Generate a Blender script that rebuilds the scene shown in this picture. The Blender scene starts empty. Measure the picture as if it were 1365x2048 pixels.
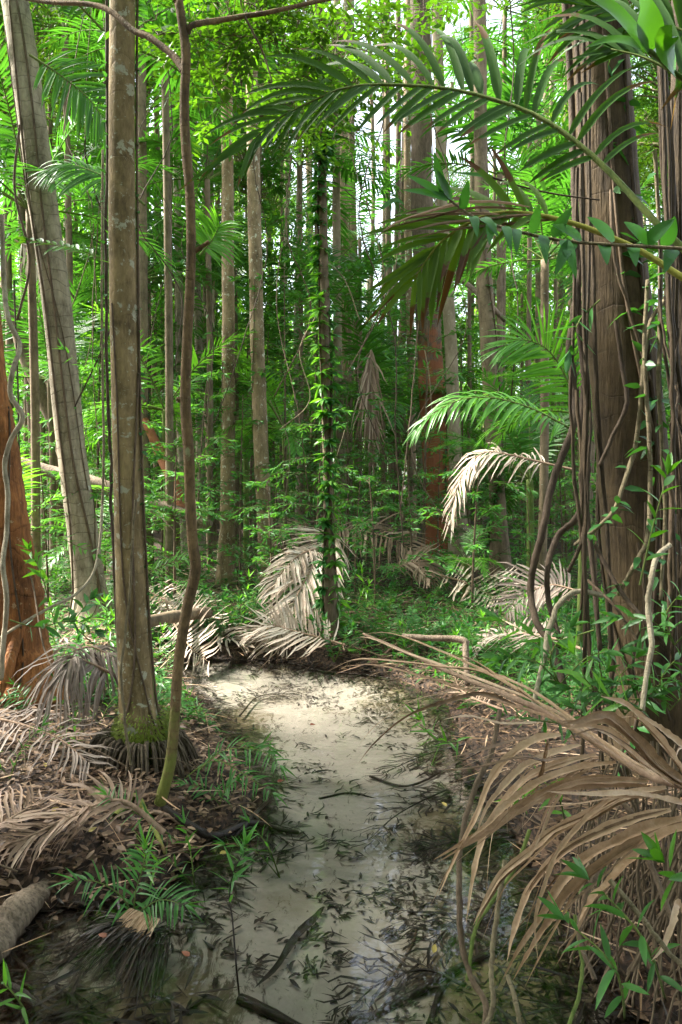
import bpy, math, random
import numpy as np
from mathutils import Vector
random.seed(7); rng = np.random.default_rng(7)
R_ = math.radians
F = 1593.0; W, H = 1365.0, 2048.0
HOR = 960.0
PITCH = math.atan((HOR - 1024) / F)      # negative: looks a little down
CZ = 1.7
scene = bpy.context.scene
col = bpy.data.collections.new('forest'); scene.collection.children.link(col)

# ------------------------------------------------------------------ mapping
def ray(px, py):
    u = (px - W/2) / F; v = (H/2 - py) / F
    c, s = math.cos(PITCH), math.sin(PITCH)
    return u, c - v*s, v*c + s
def P(px, py, d):
    x, y, z = ray(px, py)
    return np.array([x/y*d, d, CZ + z/y*d])

# stream outline on the water plane (z = 0), traced as bank points
_bank = [(-260,2048),(-60,1960),(-10,1880),(120,1822),(300,1800),(385,1730),(430,1690),(520,1640),(512,1560),(470,1500),
         (452,1455),(400,1410),(372,1360),(345,1328),(400,1316),(520,1322),(640,1332),(760,1345),(880,1395),(910,1440),(905,1500),(960,1550),
         (980,1620),(1030,1700),(1075,1760),(1120,1840),(1170,1920),(1290,2048)]
poly = [P(a, b, 1.0)[:0] if False else (lambda r: np.array([r[0]*(-CZ/r[2]), r[1]*(-CZ/r[2])]))(ray(a, b)) for a, b in _bank]
poly = [np.array([-1.9, 0.6])] + poly + [np.array([1.5, 0.6])]
poly = np.array(poly)
def sdf(x, y):
    x = np.asarray(x, float); y = np.asarray(y, float)
    dmin = np.full(x.shape, 1e9); inside = np.zeros(x.shape, bool)
    n = len(poly)
    for i in range(n):
        a = poly[i]; b = poly[(i+1) % n]; e = b - a
        t = np.clip(((x-a[0])*e[0] + (y-a[1])*e[1]) / (e@e), 0, 1)
        dx = x-a[0]-t*e[0]; dy = y-a[1]-t*e[1]
        dmin = np.minimum(dmin, np.hypot(dx, dy))
        c = ((a[1] > y) != (b[1] > y)) & (x < (b[0]-a[0])*(y-a[1])/(b[1]-a[1]+1e-12)+a[0])
        inside ^= c
    return np.where(inside, -dmin, dmin)
_ph = rng.uniform(0, 6.28, (14, 2)); _an = rng.uniform(0, 6.28, 14)
def wav(x, y, base):
    s = 0
    for i in range(14):
        f = base * (1.35 ** (i % 7)); 
        s = s + np.sin((x*math.cos(_an[i]) + y*math.sin(_an[i]))*f + _ph[i, 0]) / (1.25 ** (i % 7))
    return s / 5.0
def gz(x, y):
    x = np.asarray(x, float); y = np.asarray(y, float)
    n = wav(x, y, 4.0)
    d = sdf(x, y) + 0.06*wav(x, y, 5.5)
    bed = -0.035 - 0.11*(1-np.exp(d/0.35)) + 0.008*n
    out = -0.03 + 0.25*(1-np.exp(-np.maximum(d, 0)/0.32)) + 0.05*n*np.clip(d, 0, 1) + 0.10*(1-np.exp(-np.maximum(d, 0)/4.0))*wav(x, y, 0.9)
    z = np.where(d < 0, bed, out)
    z = z + np.clip((np.hypot(x, y)-14)/40, 0, 1)*0.5
    return z
def gpt(px, py, off=0.0):
    r = ray(px, py); d = np.concatenate([np.arange(1.2, 12, .02), np.arange(12, 90, .2)])
    x = r[0]/r[1]*d; z = CZ + r[2]/r[1]*d
    g = gz(x, d); k = np.argmax(z < g) if (z < g).any() else len(d)-1
    return np.array([x[k], d[k], g[k]+off])
def on(x, y, off=0.0):
    return np.array([x, y, float(gz(np.array([x]), np.array([y]))[0])+off])

# ------------------------------------------------------------------ mesh builder
class MB:
    def __init__(s): s.v=[]; s.f=[]; s.a=[]; s.t=[]; s.n=0
    def add(s, v, f, var, tt):
        v = np.asarray(v, float).reshape(-1, 3)
        s.v.append(v); s.f.append(np.asarray(f, int).reshape(-1, 4) + s.n)
        s.a.append(np.broadcast_to(np.asarray(var, float), (len(v),)).copy()); s.t.append(np.broadcast_to(np.asarray(tt, float), (len(v),)).copy()); s.n += len(v)
    def merge(s, o, mat3=np.eye(3), loc=(0,0,0)):
        for v, f, a, t in zip(o.v, o.f, o.a, o.t):
            s.v.append(v @ np.asarray(mat3).T + np.asarray(loc)); a0 = a
            s.f.append(f + s.n); s.a.append(a); s.t.append(t)
        s.n += o.n
    def mesh(s, name, mats, org=(0,0,0), smooth=True):
        me = bpy.data.meshes.new(name)
        if s.n == 0: return me
        v = np.concatenate(s.v) - np.asarray(org); f = np.concatenate(s.f)
        me.vertices.add(len(v)); me.vertices.foreach_set('co', v.astype(np.float32).ravel())
        me.loops.add(f.size); me.loops.foreach_set('vertex_index', f.astype(np.int32).ravel())
        me.polygons.add(len(f)); me.polygons.foreach_set('loop_start', np.arange(0, f.size, 4, dtype=np.int32))
        me.polygons.foreach_set('loop_total', np.full(len(f), 4, dtype=np.int32))
        if smooth: me.polygons.foreach_set('use_smooth', np.ones(len(f), bool))
        for nm, arr in (('var', s.a), ('tt', s.t)):
            at = me.attributes.new(nm, 'FLOAT', 'POINT'); at.data.foreach_set('value', np.concatenate(arr).astype(np.float32))
        me.update(calc_edges=True)
        me.materials.append(mats)
        return me

def nrm(v):
    v = np.asarray(v, float); return v / (np.linalg.norm(v, axis=-1, keepdims=True) + 1e-12)
def spline(pts, n):
    p = np.asarray(pts, float)
    if len(p) == 2: return p[0] + np.linspace(0, 1, n)[:, None]*(p[1]-p[0])
    q = np.vstack([2*p[0]-p[1], p, 2*p[-1]-p[-2]])
    m = len(p)-1; t = np.linspace(0, m, n); i = np.minimum(t.astype(int), m-1); u = (t-i)[:, None]
    a, b, c, d = q[i], q[i+1], q[i+2], q[i+3]
    return .5*((2*b) + (-a+c)*u + (2*a-5*b+4*c-d)*u*u + (-a+3*b-3*c+d)*u**3)
def tube(mb, pts, rad, sides=8, n=None, rough=0.0, var=None, tlen=True, smooth_in=True, cap=True):
    pts = np.asarray(pts, float)
    n = n or max(4, len(pts)*4)
    c = spline(pts, n) if smooth_in else pts
    n = len(c)
    rad = np.asarray(rad, float)
    r = np.interp(np.linspace(0, 1, n), np.linspace(0, 1, len(rad)), rad) if rad.ndim else np.full(n, float(rad))
    tg = nrm(np.gradient(c, axis=0))
    ref = np.array([0.13, 1, 0.07]) if abs(tg[0][1]) < .8 else np.array([1, 0.1, 0.])
    U = np.empty_like(c); u = nrm(np.cross(tg[0], ref))
    for i in range(n):
        u = nrm(u - tg[i]*(u@tg[i])); U[i] = u
    V = np.cross(tg, U)
    L = np.concatenate([[0], np.cumsum(np.linalg.norm(np.diff(c, axis=0), axis=1))])
    if cap:
        c = np.vstack([c, c[-1]+tg[-1]*r[-1]*.5]); r = np.append(r, r[-1]*.05); U = np.vstack([U, U[-1]]); V = np.vstack([V, V[-1]]); L = np.append(L, L[-1]); n += 1
    a = np.linspace(0, 2*math.pi, sides, endpoint=False)
    rr = r[:, None] * np.ones(sides)[None]
    if rough:
        s0 = rng.uniform(0, 9, 4)
        k = 1/np.maximum(r.mean(), .01)
        rr = rr*(1 + rough*(np.sin(L[:, None]*k*.35+s0[0]+a*1.0)*.5 + np.sin(L[:, None]*k*.9+s0[1]+a*2)*.3 + np.sin(a*3+s0[2]+L[:, None]*k*.15)*.5) + rough*.25*rng.normal(size=(n, 1)))
    v = c[:, None] + rr[..., None]*(np.cos(a)[None, :, None]*U[:, None] + np.sin(a)[None, :, None]*V[:, None])
    i = np.arange(n-1)[:, None]*sides; j = np.arange(sides)[None]; j2 = (j+1) % sides
    f = np.stack([i+j, i+j2, i+sides+j2, i+sides+j], -1)
    mb.add(v, f, rng.random() if var is None else var, np.repeat(L, sides))
PROF = {
 'leaf': lambda t: np.sin(np.pi*np.clip(t, 0, 1)**.85)**.8*.96+.04*(1-t),
 'lance': lambda t: np.clip(np.minimum((t*5)**.6, 1)*(1-t**2.2), 0, 1)+.03,
 'strap': lambda t: np.clip(np.minimum(.35+t*5, 1)*(1-t**3.5), 0, 1)+.02,
 'ovate': lambda t: np.clip(np.sin(np.pi*np.clip(t,0,1)**.62), 0, 1)**.75+.02,
}
def blades(mb, base, d, nr, L, Wd, droop, segs=4, prof='lance', fold=.35, var=None, curl=0.0, twist=0.0, dpow=1.0, cols=3, side_bend=None):
    base = np.asarray(base, float); N = len(base)
    d = nrm(d); nr = nrm(np.broadcast_to(nr, d.shape))
    L = np.broadcast_to(np.asarray(L, float), (N,)); Wd = np.broadcast_to(np.asarray(Wd, float), (N,)); droop = np.broadcast_to(np.asarray(droop, float), (N,))
    if var is None: var = rng.random(N)
    var = np.broadcast_to(var, (N,))
    p = base.copy(); V = []; T = []
    tw = np.broadcast_to(np.asarray(twist, float), (N,))
    cur = d.copy()
    for s in range(segs+1):
        t = s/segs
        cur = nrm(d + np.array([0, 0, -1.])*(droop*t**dpow)[:, None] + (side_bend*(t**1.3) if side_bend is not None else 0))
        if s: p = p + cur*(L/segs)[:, None]
        side = nrm(np.cross(cur, nr)); up = np.cross(side, cur)
        if twist is not 0.0:
            an = tw*t; side2 = side*np.cos(an)[:, None] + up*np.sin(an)[:, None]; up = np.cross(side2, cur); side = side2
        w = (Wd*.5*PROF[prof](t))[:, None]
        if cols == 3:
            V += [p - side*w - up*w*fold*-1, p, p + side*w + up*w*fold]
        else:
            V += [p - side*w, p + side*w]
        T += [t]*cols
    V = np.stack(V, 1); k = cols*(segs+1)
    fs = []
    for s in range(segs):
        for c in range(cols-1):
            a = s*cols+c; fs.append([a, a+1, a+1+cols, a+cols])
    fs = np.array(fs)[None] + (np.arange(N)*k)[:, None, None]
    mb.add(V.reshape(-1, 3), fs, np.repeat(var, k), np.tile(np.array(T), N))
def frond(mb, rb, path, up, n=34, L=.5, Wd=.03, s0=.15, a0=75, a1=25, droop=.6, lift=.25, segs=5, r0=.012, jit=.12, prof='strap', fold=.4, miss=0.0, var=None, sides=(-1, 1), ends=(.55, 1, .45), nr=60, twist=0.0, lside=(1, 1), dside=(1, 1)):
    """pinnate palm leaf: leaflets into mb, rachis into rb"""
    c = spline(path, nr); tg = nrm(np.gradient(c, axis=0)); up = np.asarray(up, float)
    tube(rb, c[::3], np.linspace(r0, r0*.22, 8), sides=6, n=26)
    for q, sd in enumerate(sides):
        s = s0 + (1-s0)*(np.arange(n)+.5*(q) + rng.uniform(-.25, .25, n))/n
        s = np.clip(s, 0, .999)
        if miss: s = s[rng.random(n) > miss]
        k = len(s); i = (s*(nr-1)).astype(int)
        t = tg[i]; sv = nrm(np.cross(t, up))*sd; u2 = np.cross(np.cross(t, up), t); u2 = nrm(u2)
        q_ = (s-s0)/(1-s0)
        a = np.radians(a0+(a1-a0)*q_**1.2 + rng.normal(0, 60*jit*.4, k))
        d = t*np.cos(a)[:, None] + sv*np.sin(a)[:, None] + u2*(lift + rng.normal(0, jit, k))[:, None]
        ln = L*np.interp(q_, [0, .35, 1], ends)*(1+rng.normal(0, jit*.7, k))*lside[q]
        blades(mb, c[i], d, u2, ln, Wd*np.interp(q_, [0, .3, 1], [.7, 1, .6])*rng.uniform(.8, 1.15, k), droop*dside[q]*(1+rng.normal(0, jit*2, k)), segs=segs, prof=prof, fold=fold, var=var if var is None else np.clip(var+rng.normal(0, .12, k), 0, 1), twist=rng.normal(0, twist, k) if twist else 0.0)
def spray(mb, rb, path, n, L, Wd, up=(0, 0, 1), a=55, droop=.3, prof='leaf', segs=3, r=.004, tuft=4, alt=True, jit=.15, cols=3, fold=.3, s0=.1, lift=.1, radial=False):
    c = spline(path, 24); tg = nrm(np.gradient(c, axis=0))
    if rb is not None: tube(rb, c[::4], [r, r*.5], sides=5, n=8)
    s = s0+(1-s0)*(np.arange(n)+.5)/n; i = (s*23).astype(int); t = tg[i]
    up = np.asarray(up, float)
    if radial:
        ph = np.arange(n)*2.4+rng.uniform(0, 6); e1 = nrm(np.cross(t, [.3, .2, .9])); e2 = np.cross(t, e1)
        sv = e1*np.cos(ph)[:, None]+e2*np.sin(ph)[:, None]; nn = t.copy()
    else:
        sd = np.where(np.arange(n) % 2, 1, -1); sv = nrm(np.cross(t, up))*sd[:, None]; nn = np.broadcast_to(up, t.shape)
    an = np.radians(a + rng.normal(0, 60*jit*.5, n)); ln = L*(1+rng.normal(0, jit, n))*(.6+.4*np.sin(np.pi*np.clip(s, .1, .95)))
    d = t*np.cos(an)[:, None]+sv*np.sin(an)[:, None]+up*(lift+rng.normal(0, jit, n))[:, None]
    blades(mb, c[i], d, nn+rng.normal(0, .2, (n, 3)), ln, Wd*rng.uniform(.8, 1.2, n), droop*rng.uniform(.5, 1.5, n), segs=segs, prof=prof, fold=fold, cols=cols)
    if tuft:
        ph = np.arange(tuft)*2*math.pi/tuft+rng.uniform(0, 6); e1 = nrm(np.cross(tg[-1], [.3, .2, .9])); e2 = np.cross(tg[-1], e1)
        d = tg[-1] + .55*(e1*np.cos(ph)[:, None]+e2*np.sin(ph)[:, None])
        blades(mb, np.repeat(c[-1:], tuft, 0), d, tg[-1]+rng.normal(0, .1, (tuft, 3)), L*rng.uniform(.6, 1, tuft), Wd, droop*.6, segs=segs, prof=prof, fold=fold, cols=cols)

# ------------------------------------------------------------------ materials
def newmat(name):
    m = bpy.data.materials.new(name); m.use_nodes = True
    nt = m.node_tree; nt.nodes.clear(); return m, nt, nt.nodes, nt.links
def attr(N, nm):
    a = N.new('ShaderNodeAttribute'); a.attribute_name = nm; return a.outputs['Fac']
def ramp(N, Lk, src, stops, interp='LINEAR'):
    r = N.new('ShaderNodeValToRGB'); r.color_ramp.interpolation = interp
    while len(r.color_ramp.elements) < len(stops): r.color_ramp.elements.new(.5)
    for e, (p, c) in zip(r.color_ramp.elements, stops):
        e.position = p; e.color = (c, c, c, 1) if isinstance(c, (int, float)) else (*c, 1)
    Lk.new(src, r.inputs[0]); return r.outputs[0]
def mixc(N, Lk, f, a, b, mode='MIX'):
    m = N.new('ShaderNodeMix'); m.data_type = 'RGBA'; m.blend_type = mode
    for k, x in ((0, f), (6, a), (7, b)):
        if isinstance(x, (int, float)): m.inputs[k].default_value = x
        elif isinstance(x, tuple): m.inputs[k].default_value = (*x, 1)
        else: Lk.new(x, m.inputs[k])
    return m.outputs[2]
def noise(N, Lk, sc, det=4, rough=.6, vec=None, dist=0.0):
    n = N.new('ShaderNodeTexNoise'); n.inputs['Scale'].default_value = sc; n.inputs['Detail'].default_value = det; n.inputs['Roughness'].default_value = rough; n.inputs['Distortion'].default_value = dist
    if vec is not None: Lk.new(vec, n.inputs['Vector'])
    return n.outputs['Fac']
def objco(N, Lk, scale=(1, 1, 1), kind='Object'):
    t = N.new('ShaderNodeTexCoord'); m = N.new('ShaderNodeMapping'); m.inputs['Scale'].default_value = scale
    Lk.new(t.outputs[kind], m.inputs['Vector']); return m.outputs[0]
def mth(N, Lk, op, a, b=None, c=None):
    m = N.new('ShaderNodeMath'); m.operation = op
    for k, x in enumerate((a, b, c)):
        if x is None: continue
        if isinstance(x, (int, float)): m.inputs[k].default_value = x
        else: Lk.new(x, m.inputs[k])
    return m.outputs[0]
def leafmat(name, c0, c1, rough=.38, tr=.38, tcol=None, brown=None, spec=.5, streak=True):
    m, nt, N, Lk = newmat(name)
    v = attr(N, 'var'); t = attr(N, 'tt')
    oi = N.new('ShaderNodeObjectInfo')
    vv = mth(N, Lk, 'ADD', mth(N, Lk, 'MULTIPLY', v, .75), mth(N, Lk, 'MULTIPLY', oi.outputs['Random'], .25))
    c = ramp(N, Lk, vv, [(0, c0), (1, c1)])
    co = objco(N, Lk, (1, 1, 1))
    n1 = noise(N, Lk, 1.3, 3, .6, co)
    c = mixc(N, Lk, mth(N, Lk, 'MULTIPLY', n1, .5), c, tuple(min(1, x*k) for x, k in zip(c1, (1.6, 1.15, .8))))
    if brown:   # (start of browning along the leaf, colour, share)
        st, bc, share = brown
        nn = noise(N, Lk, 22, 3, .6, co)
        f = mth(N, Lk, 'ADD', t, mth(N, Lk, 'MULTIPLY', mth(N, Lk, 'SUBTRACT', nn, .5), .5))
        f = mth(N, Lk, 'ADD', f, mth(N, Lk, 'MULTIPLY', mth(N, Lk, 'SUBTRACT', v, .5), share))
        f = ramp(N, Lk, f, [(st, 0.0), (min(.999, st+.05), 1.0)])
        c = mixc(N, Lk, f, c, bc)
    p = N.new('ShaderNodeBsdfPrincipled'); Lk.new(c, p.inputs['Base Color']); p.inputs['Roughness'].default_value = rough; p.inputs['Specular IOR Level'].default_value = spec
    tl = N.new('ShaderNodeBsdfTranslucent')
    tc = mixc(N, Lk, 1.0, c, tcol or (1.5, 1.6, .7), 'MULTIPLY')
    Lk.new(tc, tl.inputs['Color'])
    mx = N.new('ShaderNodeMixShader'); mx.inputs[0].default_value = tr
    Lk.new(p.outputs[0], mx.inputs[1]); Lk.new(tl.outputs[0], mx.inputs[2])
    o = N.new('ShaderNodeOutputMaterial'); Lk.new(mx.outputs[0], o.inputs[0])
    return m
def barkmat(name, c0, c1, rings=0.0, ringcol=None, lichen=None, moss=None, streak=0.0, bump=.35, sc=1.0, zsc=.35, ring_scale=9.0):
    m, nt, N, Lk = newmat(name)
    co = objco(N, Lk, (1, 1, zsc)); co1 = objco(N, Lk, (1, 1, 1))
    n1 = noise(N, Lk, 9*sc, 6, .7, co, .3); n2 = noise(N, Lk, 42*sc, 5, .7, co); n3 = noise(N, Lk, 2.2*sc, 3, .6, co1)
    k = mth(N, Lk, 'ADD', mth(N, Lk, 'MULTIPLY', n1, .55), mth(N, Lk, 'ADD', mth(N, Lk, 'MULTIPLY', n2, .3), mth(N, Lk, 'MULTIPLY', n3, .35)))
    c = ramp(N, Lk, k, [(.45, c0), (.72, c1)])
    hgt = mth(N, Lk, 'ADD', mth(N, Lk, 'MULTIPLY', n1, .5), mth(N, Lk, 'MULTIPLY', n2, .5))
    if streak:
        cs = objco(N, Lk, (1, 1, .06)); ns = noise(N, Lk, 60*sc, 4, .6, cs)
        f = ramp(N, Lk, ns, [(.35, 1.0), (.55, 0.0)])
        c = mixc(N, Lk, mth(N, Lk, 'MULTIPLY', f, streak), c, tuple(x*.35 for x in c0))
        hgt = mth(N, Lk, 'ADD', hgt, mth(N, Lk, 'MULTIPLY', ns, 1.2))
    if rings:
        t = attr(N, 'tt')
        nd = noise(N, Lk, 3.0, 2, .5, co1)
        ph = mth(N, Lk, 'ADD', mth(N, Lk, 'MULTIPLY', t, ring_scale), mth(N, Lk, 'MULTIPLY', nd, 2.6))
        fr = mth(N, Lk, 'FRACT', ph)
        f = ramp(N, Lk, fr, [(0, 1.0), (.04, .5), (.10, 0.0), (.98, 0.0), (1, 1.0)])
        f = mth(N, Lk, 'MULTIPLY', f, mth(N, Lk, 'MULTIPLY', ramp(N, Lk, noise(N, Lk, 5, 3, .6, co1), [(.35, .15), (.65, 1.0)]), rings))
        c = mixc(N, Lk, f, c, ringcol or tuple(x*.45 for x in c0))
        hgt = mth(N, Lk, 'SUBTRACT', hgt, mth(N, Lk, 'MULTIPLY', f, .6))
    if lichen:
        lc, th = lichen
        nl = noise(N, Lk, 11, 4, .65, co1, .4)
        c = mixc(N, Lk, ramp(N, Lk, nl, [(th, 0.0), (th+.04, .85)]), c, lc)
        nl = noise(N, Lk, 30, 4, .65, co1)
        c = mixc(N, Lk, ramp(N, Lk, nl, [(th+.02, 0.0), (th+.07, .7)]), c, lc)
    if moss:
        mc, h, amt = moss     # moss colour, height in metres it fades at, amount
        t = attr(N, 'tt'); nm = noise(N, Lk, 6, 5, .7, co1)
        f = mth(N, Lk, 'SUBTRACT', mth(N, Lk, 'ADD', mth(N, Lk, 'MULTIPLY', nm, 1.6), amt), mth(N, Lk, 'MULTIPLY', t, 1.0/h))
        c = mixc(N, Lk, ramp(N, Lk, f, [(.75, 0.0), (1.0, .9)]), c, mc)
    p = N.new('ShaderNodeBsdfPrincipled'); Lk.new(c, p.inputs['Base Color']); p.inputs['Roughness'].default_value = .82; p.inputs['Specular IOR Level'].default_value = .25
    b = N.new('ShaderNodeBump'); b.inputs['Strength'].default_value = bump; b.inputs['Distance'].default_value = .02; Lk.new(hgt, b.inputs['Height']); Lk.new(b.outputs[0], p.inputs['Normal'])
    o = N.new('ShaderNodeOutputMaterial'); Lk.new(p.outputs[0], o.inputs[0])
    return m
M = {}
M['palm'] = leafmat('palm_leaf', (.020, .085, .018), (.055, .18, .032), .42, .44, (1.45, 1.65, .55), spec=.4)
M['palm_near'] = leafmat('palm_leaf_near', (.016, .058, .010), (.034, .105, .013), .55, .36, (1.7, 1.6, .3), brown=(.90, (.10, .055, .025), .55), spec=.25)
M['palm_old'] = leafmat('palm_leaf_old', (.03, .095, .010), (.07, .15, .014), .55, .40, (1.6, 1.5, .35), brown=(.86, (.075, .036, .016), .9), spec=.25)
M['palm_lit'] = leafmat('palm_leaf_sunlit', (.05, .20, .03), (.10, .30, .045), .36, .45, (1.7, 1.7, .5))  # brighter copy of the palm green, sunlight put into its colour
M['broad'] = leafmat('broad_leaf', (.010, .05, .009), (.065, .19, .022), .42, .42, (1.8, 1.7, .35))
M['canopy_far_lit'] = leafmat('canopy_leaf_far_lit', (.035, .14, .022), (.12, .28, .045), .5, .5, (1.6, 1.75, .45), spec=.3)  # lighter canopy leaf: the bright light at the back is in the colour
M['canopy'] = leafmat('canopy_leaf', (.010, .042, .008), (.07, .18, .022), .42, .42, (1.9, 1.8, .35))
M['under'] = leafmat('understory_leaf', (.014, .075, .024), (.07, .23, .055), .42, .40, (1.6, 1.6, .45), spec=.4)
M['under2'] = leafmat('understory_leaf_bright', (.04, .15, .02), (.10, .28, .04), .40, .42, (1.6, 1.7, .5))
M['vineleaf'] = leafmat('vine_leaf', (.018, .085, .026), (.045, .17, .045), .36, .34, (1.5, 1.6, .5), spec=.4)
M['ginger'] = leafmat('broad_blade_leaf', (.025, .11, .015), (.06, .20, .02), .30, .42, (1.6, 1.6, .4))
def deadmat(name, c0, c1, c2, tr=.18):
    m, nt, N, Lk = newmat(name)
    v = attr(N, 'var'); co = objco(N, Lk, (1, 1, 1)); oi = N.new('ShaderNodeObjectInfo')
    n1 = noise(N, Lk, 16, 5, .7, co, .3); n2 = noise(N, Lk, 90, 3, .6, co)
    k = mth(N, Lk, 'ADD', mth(N, Lk, 'MULTIPLY', v, .5), mth(N, Lk, 'ADD', mth(N, Lk, 'MULTIPLY', n1, .55), mth(N, Lk, 'MULTIPLY', n2, .15)))
    c = ramp(N, Lk, k, [(.25, c0), (.6, c1), (.95, c2)])
    p = N.new('ShaderNodeBsdfPrincipled'); Lk.new(c, p.inputs['Base Color']); p.inputs['Roughness'].default_value = .6; p.inputs['Specular IOR Level'].default_value = .35
    b = N.new('ShaderNodeBump'); b.inputs['Strength'].default_value = .4; b.inputs['Distance'].default_value = .004; Lk.new(n2, b.inputs['Height']); Lk.new(b.outputs[0], p.inputs['Normal'])
    tl = N.new('ShaderNodeBsdfTranslucent'); Lk.new(c, tl.inputs[0])
    mx = N.new('ShaderNodeMixShader'); mx.inputs[0].default_value = tr; Lk.new(p.outputs[0], mx.inputs[1]); Lk.new(tl.outputs[0], mx.inputs[2])
    o = N.new('ShaderNodeOutputMaterial'); Lk.new(mx.outputs[0], o.inputs[0]); return m
M['dead_pale'] = deadmat('dead_frond_pale', (.26, .18, .12), (.56, .45, .35), (.72, .63, .52))
M['dead_tan'] = deadmat('dead_frond_tan', (.11, .065, .04), (.28, .185, .12), (.44, .33, .24))
M['dead_brown'] = deadmat('dead_frond_brown', (.06, .032, .014), (.35, .215, .115), (.68, .50, .34), .08)
M['dead_grey'] = deadmat('dead_frond_grey', (.09, .065, .05), (.24, .185, .145), (.40, .33, .275))
M['wet'] = deadmat('wet_dead_leaf', (.006, .0045, .003), (.018, .012, .007), (.045, .029, .015), .05)
M['wet'].node_tree.nodes['Principled BSDF'].inputs['Roughness'].default_value = .5
M['litter'] = deadmat('litter_leaf', (.035, .020, .010), (.125, .072, .038), (.30, .205, .13), .1)
M['redleaf'] = deadmat('red_leaf', (.10, .025, .012), (.16, .045, .02), (.22, .08, .03), .1)
M['yellowleaf'] = deadmat('yellow_leaf', (.36, .27, .06), (.48, .37, .11), (.55, .45, .2), .2)
mossg = (.060, .095, .012)
M['bark_ring'] = barkmat('pale_ringed_bark', (.10, .08, .05), (.42, .355, .25), rings=.9, lichen=((.55, .54, .46), .66), bump=.5)
M['bark_main'] = barkmat('mottled_grey_brown_bark', (.065, .045, .020), (.34, .25, .12), rings=.25, lichen=((.40, .40, .29), .59), moss=((.07, .11, .012), .40, .55), bump=.9, ring_scale=6)
M['bark_red'] = barkmat('reddish_smooth_bark', (.038, .024, .012), (.23, .15, .07), rings=.3, ring_scale=22, lichen=((.26, .28, .14), .64), moss=((.17, .19, .04), 1.25, .58), bump=.8, sc=1.8)
M['bark_orange'] = barkmat('orange_papery_bark', (.05, .021, .009), (.42, .17, .055), rings=.5, ring_scale=4, streak=.4, bump=.9, lichen=((.40, .29, .17), .64), sc=.8)
M['bark_lichen'] = barkmat('lichen_spotted_bark', (.075, .052, .027), (.33, .24, .135), rings=.3, lichen=((.55, .54, .42), .60), moss=((.10, .13, .03), 1.3, .25), bump=.4)
M['bark_grey'] = barkmat('grey_bark', (.06, .044, .026), (.24, .18, .11), rings=.4, lichen=((.36, .36, .28), .68), bump=.4)
M['bark_dark'] = barkmat('dark_bark', (.045, .033, .02), (.19, .14, .085), bump=.5, rings=.4, ring_scale=7)
M['bark_big'] = barkmat('brown_scarred_bark', (.022, .015, .007), (.12, .082, .040), rings=.35, ring_scale=5.5, lichen=((.27, .25, .17), .70), streak=.12, bump=.55)
M['bark_pale'] = barkmat('cream_bark', (.13, .10, .055), (.32, .26, .17), bump=.4, lichen=((.5, .5, .4), .66), moss=((.12, .14, .04), 1.0, .3))
M['bark_redbig'] = barkmat('red_brown_bark', (.05, .036, .022), (.20, .15, .10), moss=((.24, .085, .035), 3.5, 1.3), streak=.3, bump=.5)
M['rope'] = barkmat('rope_root_bark', (.022, .015, .008), (.095, .066, .037), bump=.6, streak=.4, sc=2)
M['vine'] = barkmat('vine_bark', (.045, .03, .018), (.17, .12, .075), bump=.5, sc=3, lichen=((.3, .3, .22), .68))
M['vine_dark'] = barkmat('dark_vine_bark', (.03, .02, .013), (.10, .07, .045), bump=.5, sc=3)
M['vine_pale'] = barkmat('pale_lichen_vine', (.08, .062, .034), (.27, .22, .13), bump=.8, sc=3, rings=.5, ring_scale=22)
M['vine_white'] = barkmat('whitish_vine', (.14, .115, .07), (.44, .38, .27), bump=.8, sc=3, rings=.5, ring_scale=22)
M['stem'] = barkmat('green_stem', (.05, .085, .018), (.15, .19, .045), bump=.15, sc=3)
M['stem_yel'] = barkmat('yellow_green_stem', (.14, .16, .02), (.28, .27, .05), bump=.15, sc=3)
M['rachis_dead'] = barkmat('dry_rachis', (.15, .09, .055), (.36, .25, .17), bump=.3, sc=3)
M['wood_dry'] = barkmat('weathered_wood', (.07, .048, .03), (.29, .22, .155), streak=.6, bump=.5, sc=1.5)
M['wood_wet'] = barkmat('wet_black_wood', (.008, .006, .004), (.04, .028, .02), bump=.5, sc=2)
M['wood_wet'].node_tree.nodes['Principled BSDF'].inputs['Roughness'].default_value = .3
M['moss'] = leafmat('moss', (.05, .10, .008), (.17, .24, .02), .7, .2)
M['root_mat'] = barkmat('fibrous_root_mat', (.035, .025, .015), (.17, .13, .085), streak=.5, bump=.9, sc=1.2)

# ------------------------------------------------------------------ objects
def tag(o, label=None, cat=None, group=None, kind=None):
    if label: o['label'] = label
    if cat: o['category'] = cat
    if group: o['group'] = group
    if kind: o['kind'] = kind
    return o
def put(name, mb, mat, parent=None, org=None, smooth=True):
    """one mesh object; its origin at org (world), or local to its parent"""
    me = mb.mesh(name, M[mat] if isinstance(mat, str) else mat, (0, 0, 0) if org is None else org, smooth)
    o = bpy.data.objects.new(name, me); col.objects.link(o)
    if parent is not None: o.parent = parent
    elif org is not None: o.location = tuple(float(q) for q in org)
    return o
def empty(name, loc, rz=0.0, label=None, cat=None, group=None):
    o = bpy.data.objects.new(name, None); col.objects.link(o); o.empty_display_size = .2
    o.location = tuple(float(q) for q in loc); o.rotation_euler = (0, 0, rz); tag(o, label, cat, group); return o
def off(mb, org):     # shift a builder into a parent's local frame
    mb.v = [v - np.asarray(org) for v in mb.v]; return mb
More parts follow.
